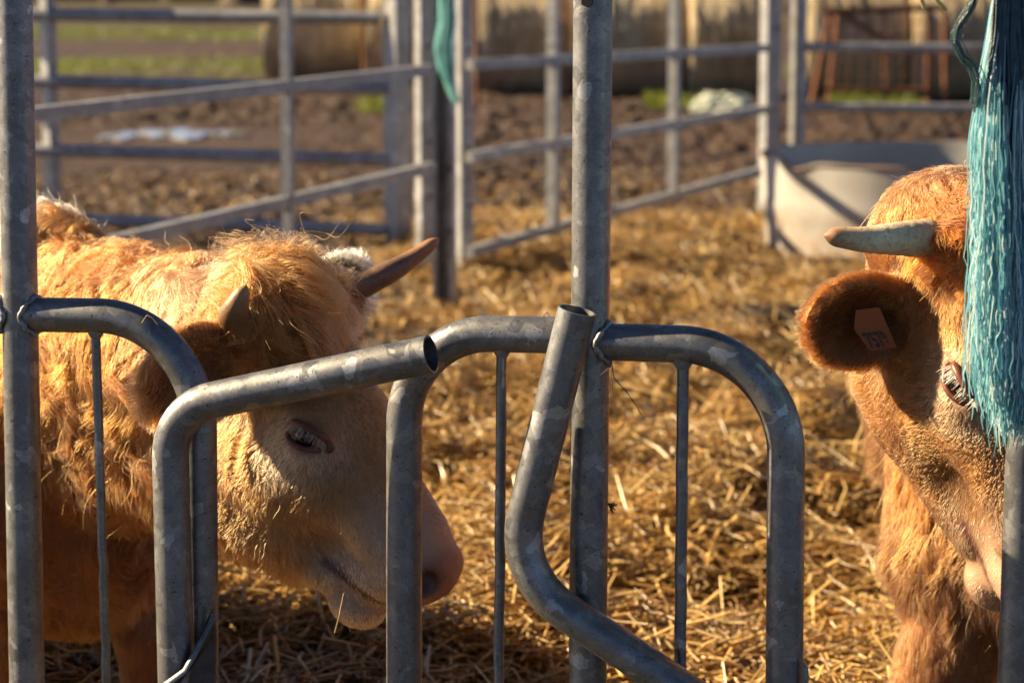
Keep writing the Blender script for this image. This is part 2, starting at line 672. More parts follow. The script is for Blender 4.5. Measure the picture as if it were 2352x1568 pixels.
# arches continuing past both edges of the frame
q = post_r + FD * .915
I0, I1 = np.array([q[0], q[1], G0[2]]), FP(2352 + 10, 830)
tube('arch_tube', fillet([I0, I1, down_to(FP(2336, 1500), ZB)], [.15]))
q = B0 - FD * .46
tube('arch_tube', fillet([B0 - FD * .005 + np.array([0, 0, .004]), np.array([q[0], q[1], B0[2] + .006]), down_to(q, ZB)], [.15]))
# open-ended bent tubes standing proud of the arches
OF = .066
tube('bent_tube', fillet([FP(990, 813, OF), FP(389, 940, OF), down_to(FP(404, 1500, OF), ZB + .1)], [.098]), .0298, True)
tube('bent_tube', fillet([FP(1326, 712, OF + .002), FP(1173, 1320, OF + .002), FP(1797, 1736, OF - .020)], [.138]), .0298, True)
# rods
for (t, b, r) in (((219, 726), (245, 1568), .0078), ((1153, 766), (1145, 1568), .0083), ((1569, 792), (1562, 1568), .0093)):
    a, c = FP(*t), FP(*b)
    d = (c - a) / (c[2] - a[2])
    pts = line(a, a + d * (ZB - a[2]), 30)
    pts += np.concatenate([rng.normal(0, .0004, (30, 2)), np.zeros((30, 1))], 1)
    rd = MB().sweep(pts, r, 16)
    rd.build('rod', GALV, fb)
    h = a + d * ((.062 if r > .008 else .055) / 1.0) * -1 * (1 if d[2] < 0 else 1)
    cpt = a - np.array([0, 0, TR - .002])
    MB().sweep(np.array([cpt + [0, 0, .012], cpt + [0, 0, .002], cpt - [0, 0, .006], cpt - [0, 0, .012]]), np.array([r * 2.0, r * 1.9, r * 1.35, r * .9]), 18).build('weld_bead', WELD, fb)


def collar(at, along, r=.0305, tube_r=.0042):
    """Uneven ring of weld where an arch meets a post."""
    al = unit(along)
    up = np.array([0, 0, 1.0])
    sd = np.cross(al, up)
    ang = np.linspace(0, 2 * np.pi, 41)
    pts = []
    for t in ang:
        # the ring follows the post's round face
        y = math.sin(t) * r
        dep = .0285 - math.sqrt(max(.0297 ** 2 - y ** 2, 0)) if abs(y) < .0297 else .0285
        wob = 1 + .05 * math.sin(9 * t) + .04 * math.sin(17 * t + 1)
        pts.append(at + up * math.cos(t) * r * wob + sd * math.sin(t) * r * wob - al * dep * .5)
    MB().sweep(np.array(pts), tube_r * (1 + .25 * np.sin(ang * 7)), 10).build('weld_bead', WELD, fb)


pl, pc = FP(46, 722), FP(1356, 784)
collar(pl + FD * .030, FD); collar(pl - FD * .030, -FD)
collar(pc + FD * .031, FD); collar(FP(1356, 771) - FD * .031, -FD)

# hinge plate joining the two uprights beside the cow's jaw
PLATE = mat_simple('dark_steel_plate', [(.3, (.035, .024, .018)), (.7, (.09, .065, .05))], 40, .5, (.3, .002, 150), .5)
pp = [FP(x, y, o) for x, y, o in ((490, 1396, .030), (498, 1450, .032), (494, 1640, .060), (372, 1640, .108), (384, 1572, .106), (432, 1528, .090), (464, 1452, .060))]
MB().prism(pp, FN * -.005).build('hinge_plate', PLATE, fb, False)
lp_ = np.array([FP(x, y, o + .006) for x, y, o in ((491, 1412, .034), (466, 1462, .060), (440, 1512, .084), (424, 1540, .096), (382, 1570, .108), (350, 1590, .110))])
MB().sweep(lp_, .0065, 8, squash=(.45, 1.0)).build('plate_lip', GALV, fb)
# bolt through the top of the central post
bc = FP(1350, 3, .029)
MB().sweep(np.array([bc + FN * .004, bc - FN * .006]), .0095, 6).build('bolt', BOLT, fb, False)
# small foot bracket at the right-hand upright
bq = [FP(x, y, .01) for x, y in ((1846, 1512), (1857, 1530), (1858, 1640), (1842, 1640))]
MB().prism(bq, FN * -.008).build('bracket', GALV, fb, False)

# ------------------------------------------------------------------ yard gates and their posts
def ground_at(p):
    return float(ground_h(np.array([p[0]]), np.array([p[1]]))[0])


def gate(name, label, cat, rails, ups, r, box=True, joints=(), group=None):
    """rails / ups: world-space end points; each a part of the gate."""
    o = empty(name, down_to(rails[0][0], 0), label, cat, group)
    for a, b in rails:
        if box: MB().sweep(line(a, b, 6), r, 4).build('rail', GALV_FAR, o, False)
        else: MB().sweep(line(a, b, 16), r, 20).build('rail', GALV_FAR, o)
    gd = rails[0][1] - rails[0][0]
    if not box: gd = np.array([1.0, 1.0, 0])
    gd = np.array([gd[0], gd[1], 0])
    for a, b, ru in ups:
        MB().sweep(line(a, b, 4), ru, 4, ref=gd).build('upright', GALV_FAR, o, False)
    for p, d, rr in joints:
        d = unit(d)
        MB().sweep(np.array([p - d * .018, p + d * .018]), rr, 18).build('coupling', GALV_FAR, o)
    return o


# gate swinging towards the camera from the post in the middle
def gl(xl, yl, Yl, xr, yr, Yr):
    return P(xl, yl, Yl), P(xr, yr, Yr)


top_l = [gl(-40, 276, 7.95, 992, 160, 11.3), gl(-40, 627, 7.95, 992, 384, 11.3)]
sp = (top_l[0][0] - top_l[1][0], top_l[0][1] - top_l[1][1])
rails = [(a - 0, b) for a, b in top_l] + [(top_l[0][0] + [0, 0, .44], top_l[0][1] + [0, 0, .44]), (top_l[1][0] - sp[0] * .9, top_l[1][1] - sp[1] * .9)]
v = lambda px, Y, z0, z1, r: (down_to(P(px, 400, Y), z0), down_to(P(px - .9, 400, Y), z1), r)
tmid = lambda px: (P(px, 225, 1)[0])
# the upright sits where the rails cross x = 660
fr = None
a_, b_ = top_l[0]
for k in np.linspace(0, 1, 400):
    p = a_ + (b_ - a_) * k
    d = p - CAM
    if CX + FPX * (d @ R_) / (d @ F_) >= 657: fr = p; break
ups = [(down_to(fr, .16), down_to(fr, 1.56), .0195), (down_to(top_l[0][0], .12), down_to(top_l[0][0], 1.56), .022)]
gate('cattle_gate', 'grey square-section steel gate slanting towards the camera above the left cow', 'gate', rails, ups, .0225)

# gate running away from the middle post to the far right-hand post
rr_ = [(P(1078, 149, 12.3), P(1768, 110, 15.4)), (P(1078, 361, 12.3), P(1768, 249, 15.4)), (P(1078, 579, 12.3), P(1768, 387, 15.4))]
rr_.append((rr_[0][0] + [0, 0, .45], rr_[0][1] + [0, 0, .42]))
ups = []
for px in (1271, 1549):
    a_, b_ = rr_[0]
    for k in np.linspace(0, 1, 600):
        p = a_ + (b_ - a_) * k
        d = p - CAM
        if CX + FPX * (d @ R_) / (d @ F_) >= px: break
    bot = rr_[2][0] + (rr_[2][1] - rr_[2][0]) * k
    ups.append((down_to(p, bot[2]), down_to(p, 1.56), .027))
og = gate('cattle_gate', 'grey square-section steel gate running back from the twine-hung post to the trough', 'gate', rr_, ups, .024)

# round-railed panel facing the camera behind the left gate
lr = [(P(-60, 33 + k, 14.4), P(892, 41 + k, 13.9)) for k in (0, )]
lr = [(P(-60, a, 14.4), P(892, b, 13.9)) for a, b in ((33, 42), (184, 206), (340, 368), (497, 528))]
ups = [(down_to(P(117, 300, 14.32), .02), down_to(P(117, 300, 14.32), 1.62), .034), (down_to(P(912, 300, 13.9), -.1), down_to(P(912, 300, 13.9), 1.6), .052)]
jt = []
for a, b in lr:
    k = (213 + 60) / 952
    jt.append((a + (b - a) * k, b - a, .041))
gate('yard_panel', 'round-railed galvanised panel standing across the mud behind the slanting gate', 'gate', lr, ups, .0365, False, jt)

# gate facing the camera behind the trough
fr_ = [(P(1842, 109, 15.5), P(2520, 114, 15.5)), (P(1842, 247, 15.5), P(2520, 251, 15.5)), (P(1842, 392, 15.5), P(2520, 396, 15.5))]
ups = [(down_to(P(1831, 300, 15.5), .02), down_to(P(1831, 300, 15.5), 1.62), .036), (down_to(P(2520, 300, 15.5), .02), down_to(P(2520, 300, 15.5), 1.62), .036)]
gate('yard_panel', 'dark-shaded galvanised panel behind the round trough', 'gate', fr_, ups, .030, False)


def gate_post(px, Y, w_, d_, top, label, turn=0.0, open_front=True):
    """Steel post: an open channel facing the yard, or a plain box section, turned about its foot."""
    c = P(px, 400, Y)
    z0 = -.25
    o = empty('gate_post', (c[0], c[1], 0), label, 'post')
    t, lip = .008, .020
    if open_front:
        sec = [(-w_, -d_), (-w_ + lip, -d_), (-w_ + lip, -d_ + t), (-w_ + t, -d_ + t), (-w_ + t, d_ - t), (w_ - t, d_ - t), (w_ - t, -d_ + t), (w_ - lip, -d_ + t), (w_ - lip, -d_), (w_, -d_), (w_, d_), (-w_, d_)]
    else:
        sec = [(-w_, -d_ + t), (-w_ + t, -d_), (w_ - t, -d_), (w_, -d_ + t), (w_, d_ - t), (w_ - t, d_), (-w_ + t, d_), (-w_, d_ - t)]
    ct, st_ = math.cos(turn), math.sin(turn)
    mb = MB().prism([(c[0] + x * ct - y * st_, c[1] + x * st_ + y * ct, z0) for x, y in sec], np.array([0, 0, top - z0]))
    mb.build('channel' if open_front else 'box_section', GALV_FAR, o, False)
    for z in (.34, .62, 1.1):
        x = w_ * (.78 if open_front else .2)
        p = np.array([c[0] + x * ct + d_ * st_, c[1] + x * st_ - d_ * ct, z])
        f = np.array([st_, -ct, 0])
        MB().sweep(np.array([p + f * .012, p - f * .004]), .011, 6).build('bolt', BOLT, o, False)
    return o


gate_post(1020, 11.5, .047, .050, 1.75, 'tall grey channel post with turquoise twine tied to it', math.radians(-8))
gate_post(1066, 12.6, .034, .04, 1.75, 'grey box post just behind the twine-hung post, with bolt holes', math.radians(28), False)
gate_post(974, 13.0, .036, .036, 1.7, 'plain grey post left of the twine-hung post', math.radians(33), False)
gate_post(1765, 15.45, .050, .045, 1.75, 'grey gate post at the left end of the trough', math.radians(30), False)

# ------------------------------------------------------------------ round water trough
def trough():
    Yc = 13.55
    c = P(2118, 560, Yc); c = np.array([c[0], c[1], 0.0])
    ra, H = .862, .505
    o = empty('water_trough', c, 'large pale round metal water trough with a dented rusty rim', 'trough')
    n = 160
    m = Mat('trough_zinc')
    co = m.coord()
    sx = m.n('SeparateXYZ'); m.l(co, sx.inputs[0])
    nz = m.noise(co, 7, 5, .65)
    low = m.n('MapRange'); m.l(sx.outputs[2], low.inputs[0])
    low.inputs[1].default_value = .02; low.inputs[2].default_value = .34
    low.inputs[3].default_value = 1.0; low.inputs[4].default_value = 0.0
    mu = m.n('Math', operation='MULTIPLY'); m.l(low.outputs[0], mu.inputs[0]); m.l(m.ramp(nz, [(.4, .1), (.62, 1)]), mu.inputs[1])
    base = m.ramp(m.noise(co, 3, 5), [(.3, (.32, .305, .28)), (.7, (.46, .44, .405))])
    m.l(m.mix(mu.outputs[0], base, (.30, .19, .10)), m.b.inputs['Base Color'])
    m.b.inputs['Roughness'].default_value = .55
    m.b.inputs['Metallic'].default_value = .15
    m.bump(nz, .3, .006)
    ang = np.arange(n) * 2 * np.pi / n

    def dent(t):                       # the rim is knocked in on the left
        d = (t - math.radians(196) + np.pi) % (2 * np.pi) - np.pi
        e = (t - math.radians(214) + np.pi) % (2 * np.pi) - np.pi
        return np.exp(-(d / .10) ** 2) * .03 - np.exp(-(e / .10) ** 2) * .04
    zs = [-.06, .02, .12, .2, .26, .3, .4, .46, .505]
    V = []
    for z in zs:
        bulge = .012 * math.exp(-((z - .27) / .02) ** 2)
        k = max(0, (z - .3) / (H - .3)) ** 2
        r = ra + bulge - .03 * (1 - z / H) - dent(ang) * k * .8
        V.append(np.stack([c[0] + r * np.cos(ang), c[1] + r * np.sin(ang), np.full(n, z) + dent(ang) * k * .9], -1))
    inner = []
    for z in zs[::-1]:
        k = max(0, (z - .3) / (H - .3)) ** 2
        r = ra - .012 - .03 * (1 - z / H) - dent(ang) * k * .8
        inner.append(np.stack([c[0] + r * np.cos(ang), c[1] + r * np.sin(ang), np.full(n, z) + dent(ang) * k * .9 + (.02 if z < 0 else 0)], -1))
    rings = V + inner
    A = np.concatenate(rings)
    Fs = []
    for i in range(len(rings) - 1):
        for j in range(n):
            q = (j + 1) % n
            Fs.append([i * n + j, i * n + q, (i + 1) * n + q, (i + 1) * n + j])
    MB().add(A, Fs).build('shell', m.m, o, True, 50)
    r = ra - dent(ang) * .8
    pts = np.stack([c[0] + r * np.cos(ang), c[1] + r * np.sin(ang), H + dent(ang) * .9], -1)
    pts = np.concatenate([pts, pts[:2]])
    MB().sweep(pts, .009 + .002 * np.sin(np.arange(n + 2) * .7), 12).build('rim', mat_simple('worn_rim', [(.35, (.16, .09, .06)), (.6, (.20, .17, .15))], 9, .7), o)
    wv = MB()
    wv.prism(np.stack([c[0] + (ra - .03) * np.cos(ang), c[1] + (ra - .03) * np.sin(ang), np.full(n, .27)], -1), np.array([0, 0, -.01]))
    wv.build('water', DARKW.m, o, False)


trough()

# ------------------------------------------------------------------ hay bales
def bale_mat():
    m = Mat('weathered_hay')
    co = m.n('TexCoord').outputs['Object']
    mp = m.n('Mapping'); m.l(co, mp.inputs[0]); mp.inputs['Scale'].default_value = (5, 1.6, 1.6)
    n1 = m.noise(mp.outputs[0], 1.6, 7, .65)
    n2 = m.noise(co, 2.4, 5, .6)
    c1 = m.ramp(n1, [(.28, (.42, .30, .15)), (.5, (.70, .55, .33)), (.72, (.88, .75, .52))])
    c2 = m.mix(m.ramp(n2, [(.42, 0), (.72, .6)]), c1, (.18, .125, .07))
    m.l(c2, m.b.inputs['Base Color'])
    m.b.inputs['Roughness'].default_value = .9
    m.bump(m.noise(mp.outputs[0], 7, 6, .7), 1.0, .08)
    return m.m


BALE = bale_mat()
NETM = mat_simple('net_wrap', [(.35, (.32, .36, .28)), (.7, (.62, .64, .52))], 22, .5, (.5, .01, 60))


def bale(px0, px1, ybot, label):
    b = ray((px0 + px1) / 2, ybot)
    Yf = -CAM[2] / (b[2] / b[1])
    R = .63
    Yc = Yf + .35
    xa, xb = P(px0, 100, Yf)[0], P(px1, 100, Yf)[0]
    L = xb - xa
    o = empty('hay_bale', ((xa + xb) / 2, Yc, 0), label, 'hay bale', 'round bales along the back of the yard')
    n, k = 90, 26
    xs = np.linspace(-L / 2, L / 2, k)
    rings = []
    sd = rng.integers(1000)
    for xx in xs:
        e = min(1, (L / 2 - abs(xx)) / .10)
        rr = R * (1 - .05 * (1 - math.sqrt(max(0, 1 - (1 - e) ** 2)))) if e < 1 else R
        a = np.arange(n) * 2 * np.pi / n
        q = np.stack([np.full(n, xx * 1.5), np.cos(a) * R, np.sin(a) * R], -1)
        rad = rr * (1 + .035 * noise(q, 2.2, sd) + .016 * noise(q, 9, sd + 1) + .006 * math.sin(xx * 46 + 9 * xx * xx))
        zz_ = rad * np.sin(a)
        zz_ = np.where(zz_ < -R * .90, -R * .90 + (zz_ + R * .90) * .3, zz_)      # settled flat on the ground
        rings.append(np.stack([np.full(n, xx) + .012 * noise(q, 5, sd + 3), rad * np.cos(a), zz_ + R * .92], -1))
    A = np.concatenate(rings) + np.array([(xa + xb) / 2, Yc, 0])
    Fs = []
    for i in range(k - 1):
        for j in range(n):
            q = (j + 1) % n
            Fs.append([i * n + j, i * n + q, (i + 1) * n + q, (i + 1) * n + j])
    Fs += [[j for j in range(n)][::-1], [(k - 1) * n + j for j in range(n)]]
    me = MB().add(A, Fs).build('hay', BALE, o)
    # net wrap strings round the bale
    nn = MB()
    for xx in np.linspace(-L / 2 + .12, L / 2 - .12, 7):
        a = np.linspace(0, 2 * np.pi, 61)
        nn.sweep(np.stack([np.full(61, xx + (xa + xb) / 2), Yc + (R + .022) * np.cos(a), np.maximum((R + .022) * np.sin(a), -R * .9) + R * .92], -1), .003, 5)
    nn.build('binding', BALE, o)


bale(607, 832, 188, 'brown round bale at the far left of the row, beside the grass')
bale(848, 1070, 196, 'round bale half hidden behind the bundle of gate posts')
bale(1094, 1336, 216, 'weathered round bale just right of the twine-hung post')
bale(1345, 1574, 222, 'round bale behind the tall central barrier post')
bale(1584, 1792, 226, 'round bale behind the crumpled pale net wrap')
bale(1850, 2082, 232, 'round bale behind the rusty rack')
bale(2092, 2330, 234, 'round bale at the right end of the row, behind the hanging twine')

# thin rusty stakes in front of the bales
for (px, y0, y1, Y, lab) in ((836, -60, 172, 27.2, 'thin rusty stake between the two left bales'), (1093, -60, 130, 25.2, 'thin rusty stake left of the weathered bale'),
                             (1297, -60, 232, 25.0, 'thin rusty stake left of the central barrier post')):
    a, b = P(px - 2, y0, Y), P(px + 4, y1, Y)
    b = down_to(b, -.1)
    o = MB().sweep(line(b, a, 6), .027, 10).build('rusty_stake', RUST)
    tag(o, lab, 'stake', 'rusty stakes by the bales')

# rusty rack leaning by the bales
def rack():
    Y = 24.4
    o = empty('hay_rack', down_to(P(2010, 238, Y), 0), 'rusty iron rack with a slanted leg standing before the bales', 'rack')
    pt = lambda x, y, dy=0: P(x, y, Y + dy)
    for a, b in (((1908, 28), (1866, 236)), ((2134, 18), (2132, 240))):
        MB().sweep(line(pt(*a), pt(*b), 4), .030, 8).build('leg', RUST, o)
    for a, b in (((1925, 28), (1905, 236)), ((2170, 22), (2172, 236))):
        MB().sweep(line(pt(*a, 1.0), pt(*b, 1.0), 4), .030, 8).build('leg', RUST, o)
    MB().sweep(line(pt(1896, 28), pt(2170, 17), 4), .033, 4).build('top_bar', RUST, o)
    MB().sweep(line(pt(1875, 206), pt(2140, 208), 4), .022, 8).build('bottom_bar', RUST, o)
    MB().sweep(line(pt(1935, 32), pt(2060, 110), 4), .026, 8).build('brace', RUST, o)
    MB().sweep(line(pt(2030, -20), pt(2034, 225), 4), .016, 8).build('brace', RUST, o)
    mb = MB()
    for k in range(6):
        yy = 55 + k * 30
        mb.sweep(line(pt(1902 - k * 5, yy, .02), pt(2133, yy - 4, .02), 3), .005, 6)
    for k in range(7):
        xx = 1925 + k * 30
        mb.sweep(line(pt(xx, 26, .035), pt(xx - 8 + k, 206, .035), 3), .004, 6)
    mb.build('mesh_panel', RUST, o)


rack()

# crumpled net wrap heap
def heap():
    c = P(1662, 238, 24.6); gz = ground_at(c)
    n, k = 44, 16
    V = []
    for i in range(k):
        t = i / (k - 1) * math.pi / 2
        a = np.arange(n) * 2 * np.pi / n
        q = np.stack([np.cos(a) * math.cos(t), np.sin(a) * math.cos(t), np.full(n, math.sin(t))], -1)
        r = 1 + .35 * fbm(q, 2.3, 3, 3) + .22 * np.abs(fbm(q, 6, 8, 2))
        V.append(q * r[:, None] * np.array([.31, .26, .19]) + [c[0], c[1], gz - .03])
    Fs = [[i * n + j, i * n + (j + 1) % n, (i + 1) * n + (j + 1) % n, (i + 1) * n + j] for i in range(k - 1) for j in range(n)]
    Fs.append([(k - 1) * n + j for j in range(n)])
    o = MB().add(np.concatenate(V), Fs).build('net_wrap_heap', NETM, None, True, 25)
    tag(o, 'crumpled heap of pale green net wrap on the ground before the bales', 'net wrap')


heap()

# ------------------------------------------------------------------ far edge: trees and a hedge bank
BARK = mat_simple('bark', [(.3, (.05, .035, .025)), (.7, (.14, .10, .07))], 9, .9, (.8, .03, 14))
LEAF = mat_tint('leaves', .5, .3)


def tree(px, Y, r, h, label):
    b = P(px, 0, Y)
    g_ = ground_at(b)
    o = empty('tree', (b[0], b[1], g_), label, 'tree', 'trees beyond the field')
    n = 12
    pts = np.array([[b[0] + .25 * math.sin(i * .6 + px), b[1], g_ - .2 + h * .55 * i / n] for i in range(n + 1)])
    pts[:3, 0] = b[0]
    rad = r * np.linspace(1.25, .35, n + 1); rad[0] *= 1.5
    MB().sweep(pts, rad, 14).build('trunk', BARK, o)
    M = 7000
    lobes = rng.normal(0, 1, (26, 3)) * np.array([1.5, 1.5, 1.2]) + [b[0], b[1], h * .82]
    c = lobes[rng.integers(26, size=M)] + rng.normal(0, .42, (M, 3))
    d1, d2 = unit(rng.normal(size=(M, 3))) * .11, unit(rng.normal(size=(M, 3))) * .07
    V = np.stack([c - d1, c + d2, c + d1], 1).reshape(-1, 3)
    t = rng.random((M, 1))
    col = np.array([.04, .06, .015]) * (1 - t) + np.array([.13, .12, .03]) * t
    fast_mesh('crown', V, np.arange(M * 3).reshape(-1, 3), LEAF, o, np.repeat(col, 3, 0))
    for k in range(5):
        a = rng.uniform(0, 6.28)
        e = lobes[rng.integers(26)]
        MB().sweep(line(pts[7 + k % 5], e, 5), np.linspace(r * .32, .02, 5), 7).build('limb', BARK, o)


tree(560, 62, .42, 9, 'tree with the thickest trunk, left of the bales at the field edge')
tree(250, 64, .16, 7, 'slim tree at the far left of the field edge')
tree(395, 66, .2, 8, 'middle tree of the three at the field edge')


def hedge():
    M = 26000
    x = rng.uniform(-16, 1, M); t = rng.random(M)
    top = 1.2 + .3 * fbm(np.stack([x, 0 * x, 0 * x], -1), .6, 8, 3)
    y = 68 + rng.normal(0, .55, M)
    z = top * t ** .8
    c = np.stack([x, y, z], -1)
    d1, d2 = unit(rng.normal(size=(M, 3))) * .12, unit(rng.normal(size=(M, 3))) * .08
    V = np.stack([c - d1, c + d2, c + d1], 1).reshape(-1, 3)
    k = rng.random((M, 1))
    col = np.array([.035, .04, .015]) * (1 - k) + np.array([.12, .09, .04]) * k
    o = fast_mesh('hedge', V, np.arange(M * 3).reshape(-1, 3), LEAF, None, np.repeat(col, 3, 0))
    tag(o, 'dark brown-green hedge along the far edge of the field', 'hedge')


hedge()

# ------------------------------------------------------------------ cattle
class SDF:
    """Smooth union of ellipsoids and round cones on a grid, meshed with surface nets."""
    def __init__(s, lo, hi, h):
        s.h, s.lo = h, np.asarray(lo, float)
        s.n = np.ceil((np.asarray(hi, float) - s.lo) / h).astype(int) + 1
        s.d = np.full(s.n, 0.5, np.float32)

    def _win(s, lo, hi):
        a = np.clip(np.floor((lo - s.lo) / s.h).astype(int), 0, s.n)
        b = np.clip(np.ceil((hi - s.lo) / s.h).astype(int) + 1, 0, s.n)
        if (b <= a).any(): return None
        g = [s.lo[i] + np.arange(a[i], b[i]) * s.h for i in range(3)]
        return tuple(slice(a[i], b[i]) for i in range(3)), g[0][:, None, None], g[1][None, :, None], g[2][None, None, :]

    def _join(s, w, e, k, sub):
        cur = s.d[w]
        if sub:
            e = -e
            hh = np.clip(.5 - .5 * (cur - e) / k, 0, 1)
            s.d[w] = cur * (1 - hh) + e * hh + k * hh * (1 - hh)
        else:
            hh = np.clip(.5 + .5 * (e - cur) / k, 0, 1)
            s.d[w] = e * (1 - hh) + cur * hh - k * hh * (1 - hh)

    def cone(s, p, q, r0, r1, k=.04, sub=False, flat=None):
        p, q = np.asarray(p, float), np.asarray(q, float)
        m = max(r0, r1) + k + .03
        w = s._win(np.minimum(p, q) - m, np.maximum(p, q) + m)
        if w is None: return
        w, x, y, z = w
        b = q - p
        t = np.clip(((x - p[0]) * b[0] + (y - p[1]) * b[1] + (z - p[2]) * b[2]) / (b @ b + 1e-12), 0, 1)
        dx, dy, dz = x - p[0] - t * b[0], y - p[1] - t * b[1], z - p[2] - t * b[2]
        e = np.sqrt(dx * dx + dy * dy + dz * dz) - (r0 + (r1 - r0) * t)
        s._join(w, e.astype(np.float32), k, sub)

    def ell(s, c, r, M=None, k=.04, sub=False):
        c, r = np.asarray(c, float), np.asarray(r, float)
        M = np.eye(3) if M is None else M          # columns: the ellipsoid's axes
        m = r.max() + k + .03
        w = s._win(c - m, c + m)
        if w is None: return
        w, x, y, z = w
        X, Y, Z = x - c[0], y - c[1], z - c[2]
        k0 = k1 = 0
        for i in range(3):
            u = X * M[0, i] + Y * M[1, i] + Z * M[2, i]
            k0 = k0 + (u / r[i]) ** 2
            k1 = k1 + (u / r[i] ** 2) ** 2
        k0, k1 = np.sqrt(k0), np.sqrt(k1)
        e = k0 * (k0 - 1) / np.maximum(k1, 1e-6)
        s._join(w, e.astype(np.float32), k, sub)

    def mesh(s):
        d = s.d
        neg = d < 0
        nx, ny, nz = d.shape
        cnt = np.zeros((nx - 1, ny - 1, nz - 1), np.uint8)
        for i in (0, 1):
            for j in (0, 1):
                for k in (0, 1):
                    cnt += neg[i:nx - 1 + i, j:ny - 1 + j, k:nz - 1 + k]
        cell = np.argwhere((cnt > 0) & (cnt < 8))
        vid = np.full(cnt.shape, -1, np.int64)
        vid[tuple(cell.T)] = np.arange(len(cell))
        acc = np.zeros((len(cell), 3)); num = np.zeros(len(cell))
        corners = [(i, j, k) for i in (0, 1) for j in (0, 1) for k in (0, 1)]
        for a in corners:
            for ax in range(3):
                if a[ax]: continue
                b = list(a); b[ax] = 1
                va = d[tuple((cell + a).T)]; vb = d[tuple((cell + b).T)]
                m = (va < 0) != (vb < 0)
                t = np.where(m, va / np.where(m, va - vb, 1), 0)
                p = np.tile(np.array(a, float), (len(cell), 1)); p[:, ax] += t
                acc[m] += p[m]; num[m] += 1
        V = s.lo + (cell + acc / num[:, None]) * s.h
        Q = []
        for ax in range(3):
            u, v = (ax + 1) % 3, (ax + 2) % 3
            sl0 = [slice(1, -1)] * 3; sl1 = [slice(1, -1)] * 3
            sl0[ax] = slice(0, -1); sl1[ax] = slice(1, None)
            A, B = neg[tuple(sl0)], neg[tuple(sl1)]
            off = np.array([1, 1, 1]); off[ax] = 0
            for flip, m in ((False, A & ~B), (True, ~A & B)):
                e = np.argwhere(m) + off
                if not len(e): continue
                def vat(du, dv):
                    c = e.copy(); c[:, u] -= du; c[:, v] -= dv
                    return vid[tuple(c.T)]
                q = np.stack([vat(1, 1), vat(0, 1), vat(0, 0), vat(1, 0)], -1)
                Q.append(q[:, ::-1] if flip else q)
        return V, np.concatenate(Q)


def head_mat(fwd, dor):
    x = unit(fwd); z = unit(np.asarray(dor) - x * (np.asarray(dor) @ x)); y = np.cross(z, x)
    return np.stack([x, y, z], 1)


def add_head(f, H, ears):
    """f: SDF, H(p): head point to world, with axes H.M (x to the muzzle, y the cow's left, z off the forehead)."""
    M, s = H.M, H.s
    E = lambda c, r, k=.04, sub=False, MM=None: f.ell(H(c), np.array(r) * s, M if MM is None else MM, k, sub)
    K = lambda a, b, r0, r1, k=.04, sub=False: f.cone(H(a), H(b), r0 * s, r1 * s, k, sub)
    E((.06, 0, -.085), (.13, .105, .105))
    K((-.005, -.075, -.02), (-.005, .075, -.02), .05, .05, .05)
    E((-.02, 0, .015 - .05 * (H.kx > 0)), (.075, .085, .06), .05)                       # poll under the forelock
    E((.15, 0, -.06), (.14, .108, .066), .04)
    for sg in (-1, 1):
        E((.205, sg * .098, -.072), (.055, .030, .042), .03)        # brow and orbit
        E((.19, sg * .07, -.19), (.135, .060, .13), .05)            # cheek
        K((.13, sg * .045, -.285), (.375, sg * .030, -.248), .072, .040, .05)   # jaw
        K((.24, sg * .07, -.12), (.40, sg * .045, -.15), .055, .045, .05)
        for ear in ears:
            if ear['side'] != sg: continue
            ax = unit(M @ np.array(ear['dir'])); nr = np.array(M @ np.array(ear['open'])); nr = unit(nr - ax * (ax @ nr))
            EM = np.stack([ax, np.cross(nr, ax), nr], 1)
            b = H(ear['base']); L, W = ear['len'], ear['wid']
            f.cone(b - ax * .02, b + ax * L * .25, .032, .034, .03)
            f.ell(b + ax * L * .56, np.array([L * .50, W, .030]), EM, .02)
            f.ell(b + ax * L * .58 + nr * .026, np.array([L * .43, W * .80, .034]), EM, .008, True)
            ear['M'], ear['c'] = EM, b + ax * L * .56
    K((.22, 0, -.085), (.44, 0, -.125), .078, .062, .05)            # bridge of the nose
    E((.475, 0, -.160), (.072, .082, .072), .035)                    # muzzle
    E((.515, 0, -.145), (.034, .070, .050), .02)
    E((.445, 0, -.205), (.062, .066, .040), .03)
    K((.30, 0, -.20), (.42, 0, -.215), .07, .055, .03)
    E((.430, 0, -.268), (.056, .056, .046), .020)                     # chin and lower lip
    for sg in (-1, 1):
        K((.385, sg * .090, -.231), (.475, sg * .064, -.235), .003, .006, .005, True)
        E((.532, sg * .052, -.145), (.028, .019, .023), .006, True, H.M)
        E((.520, sg * .068, -.152), (.020, .016, .012), .008, True, H.M)
        E((.222, sg * .128, -.080), (.030, .016, .018), .010, True)  # eye opening
    K((.47, 0, -.222), (.515, 0, -.212), .005, .006, .01, True)


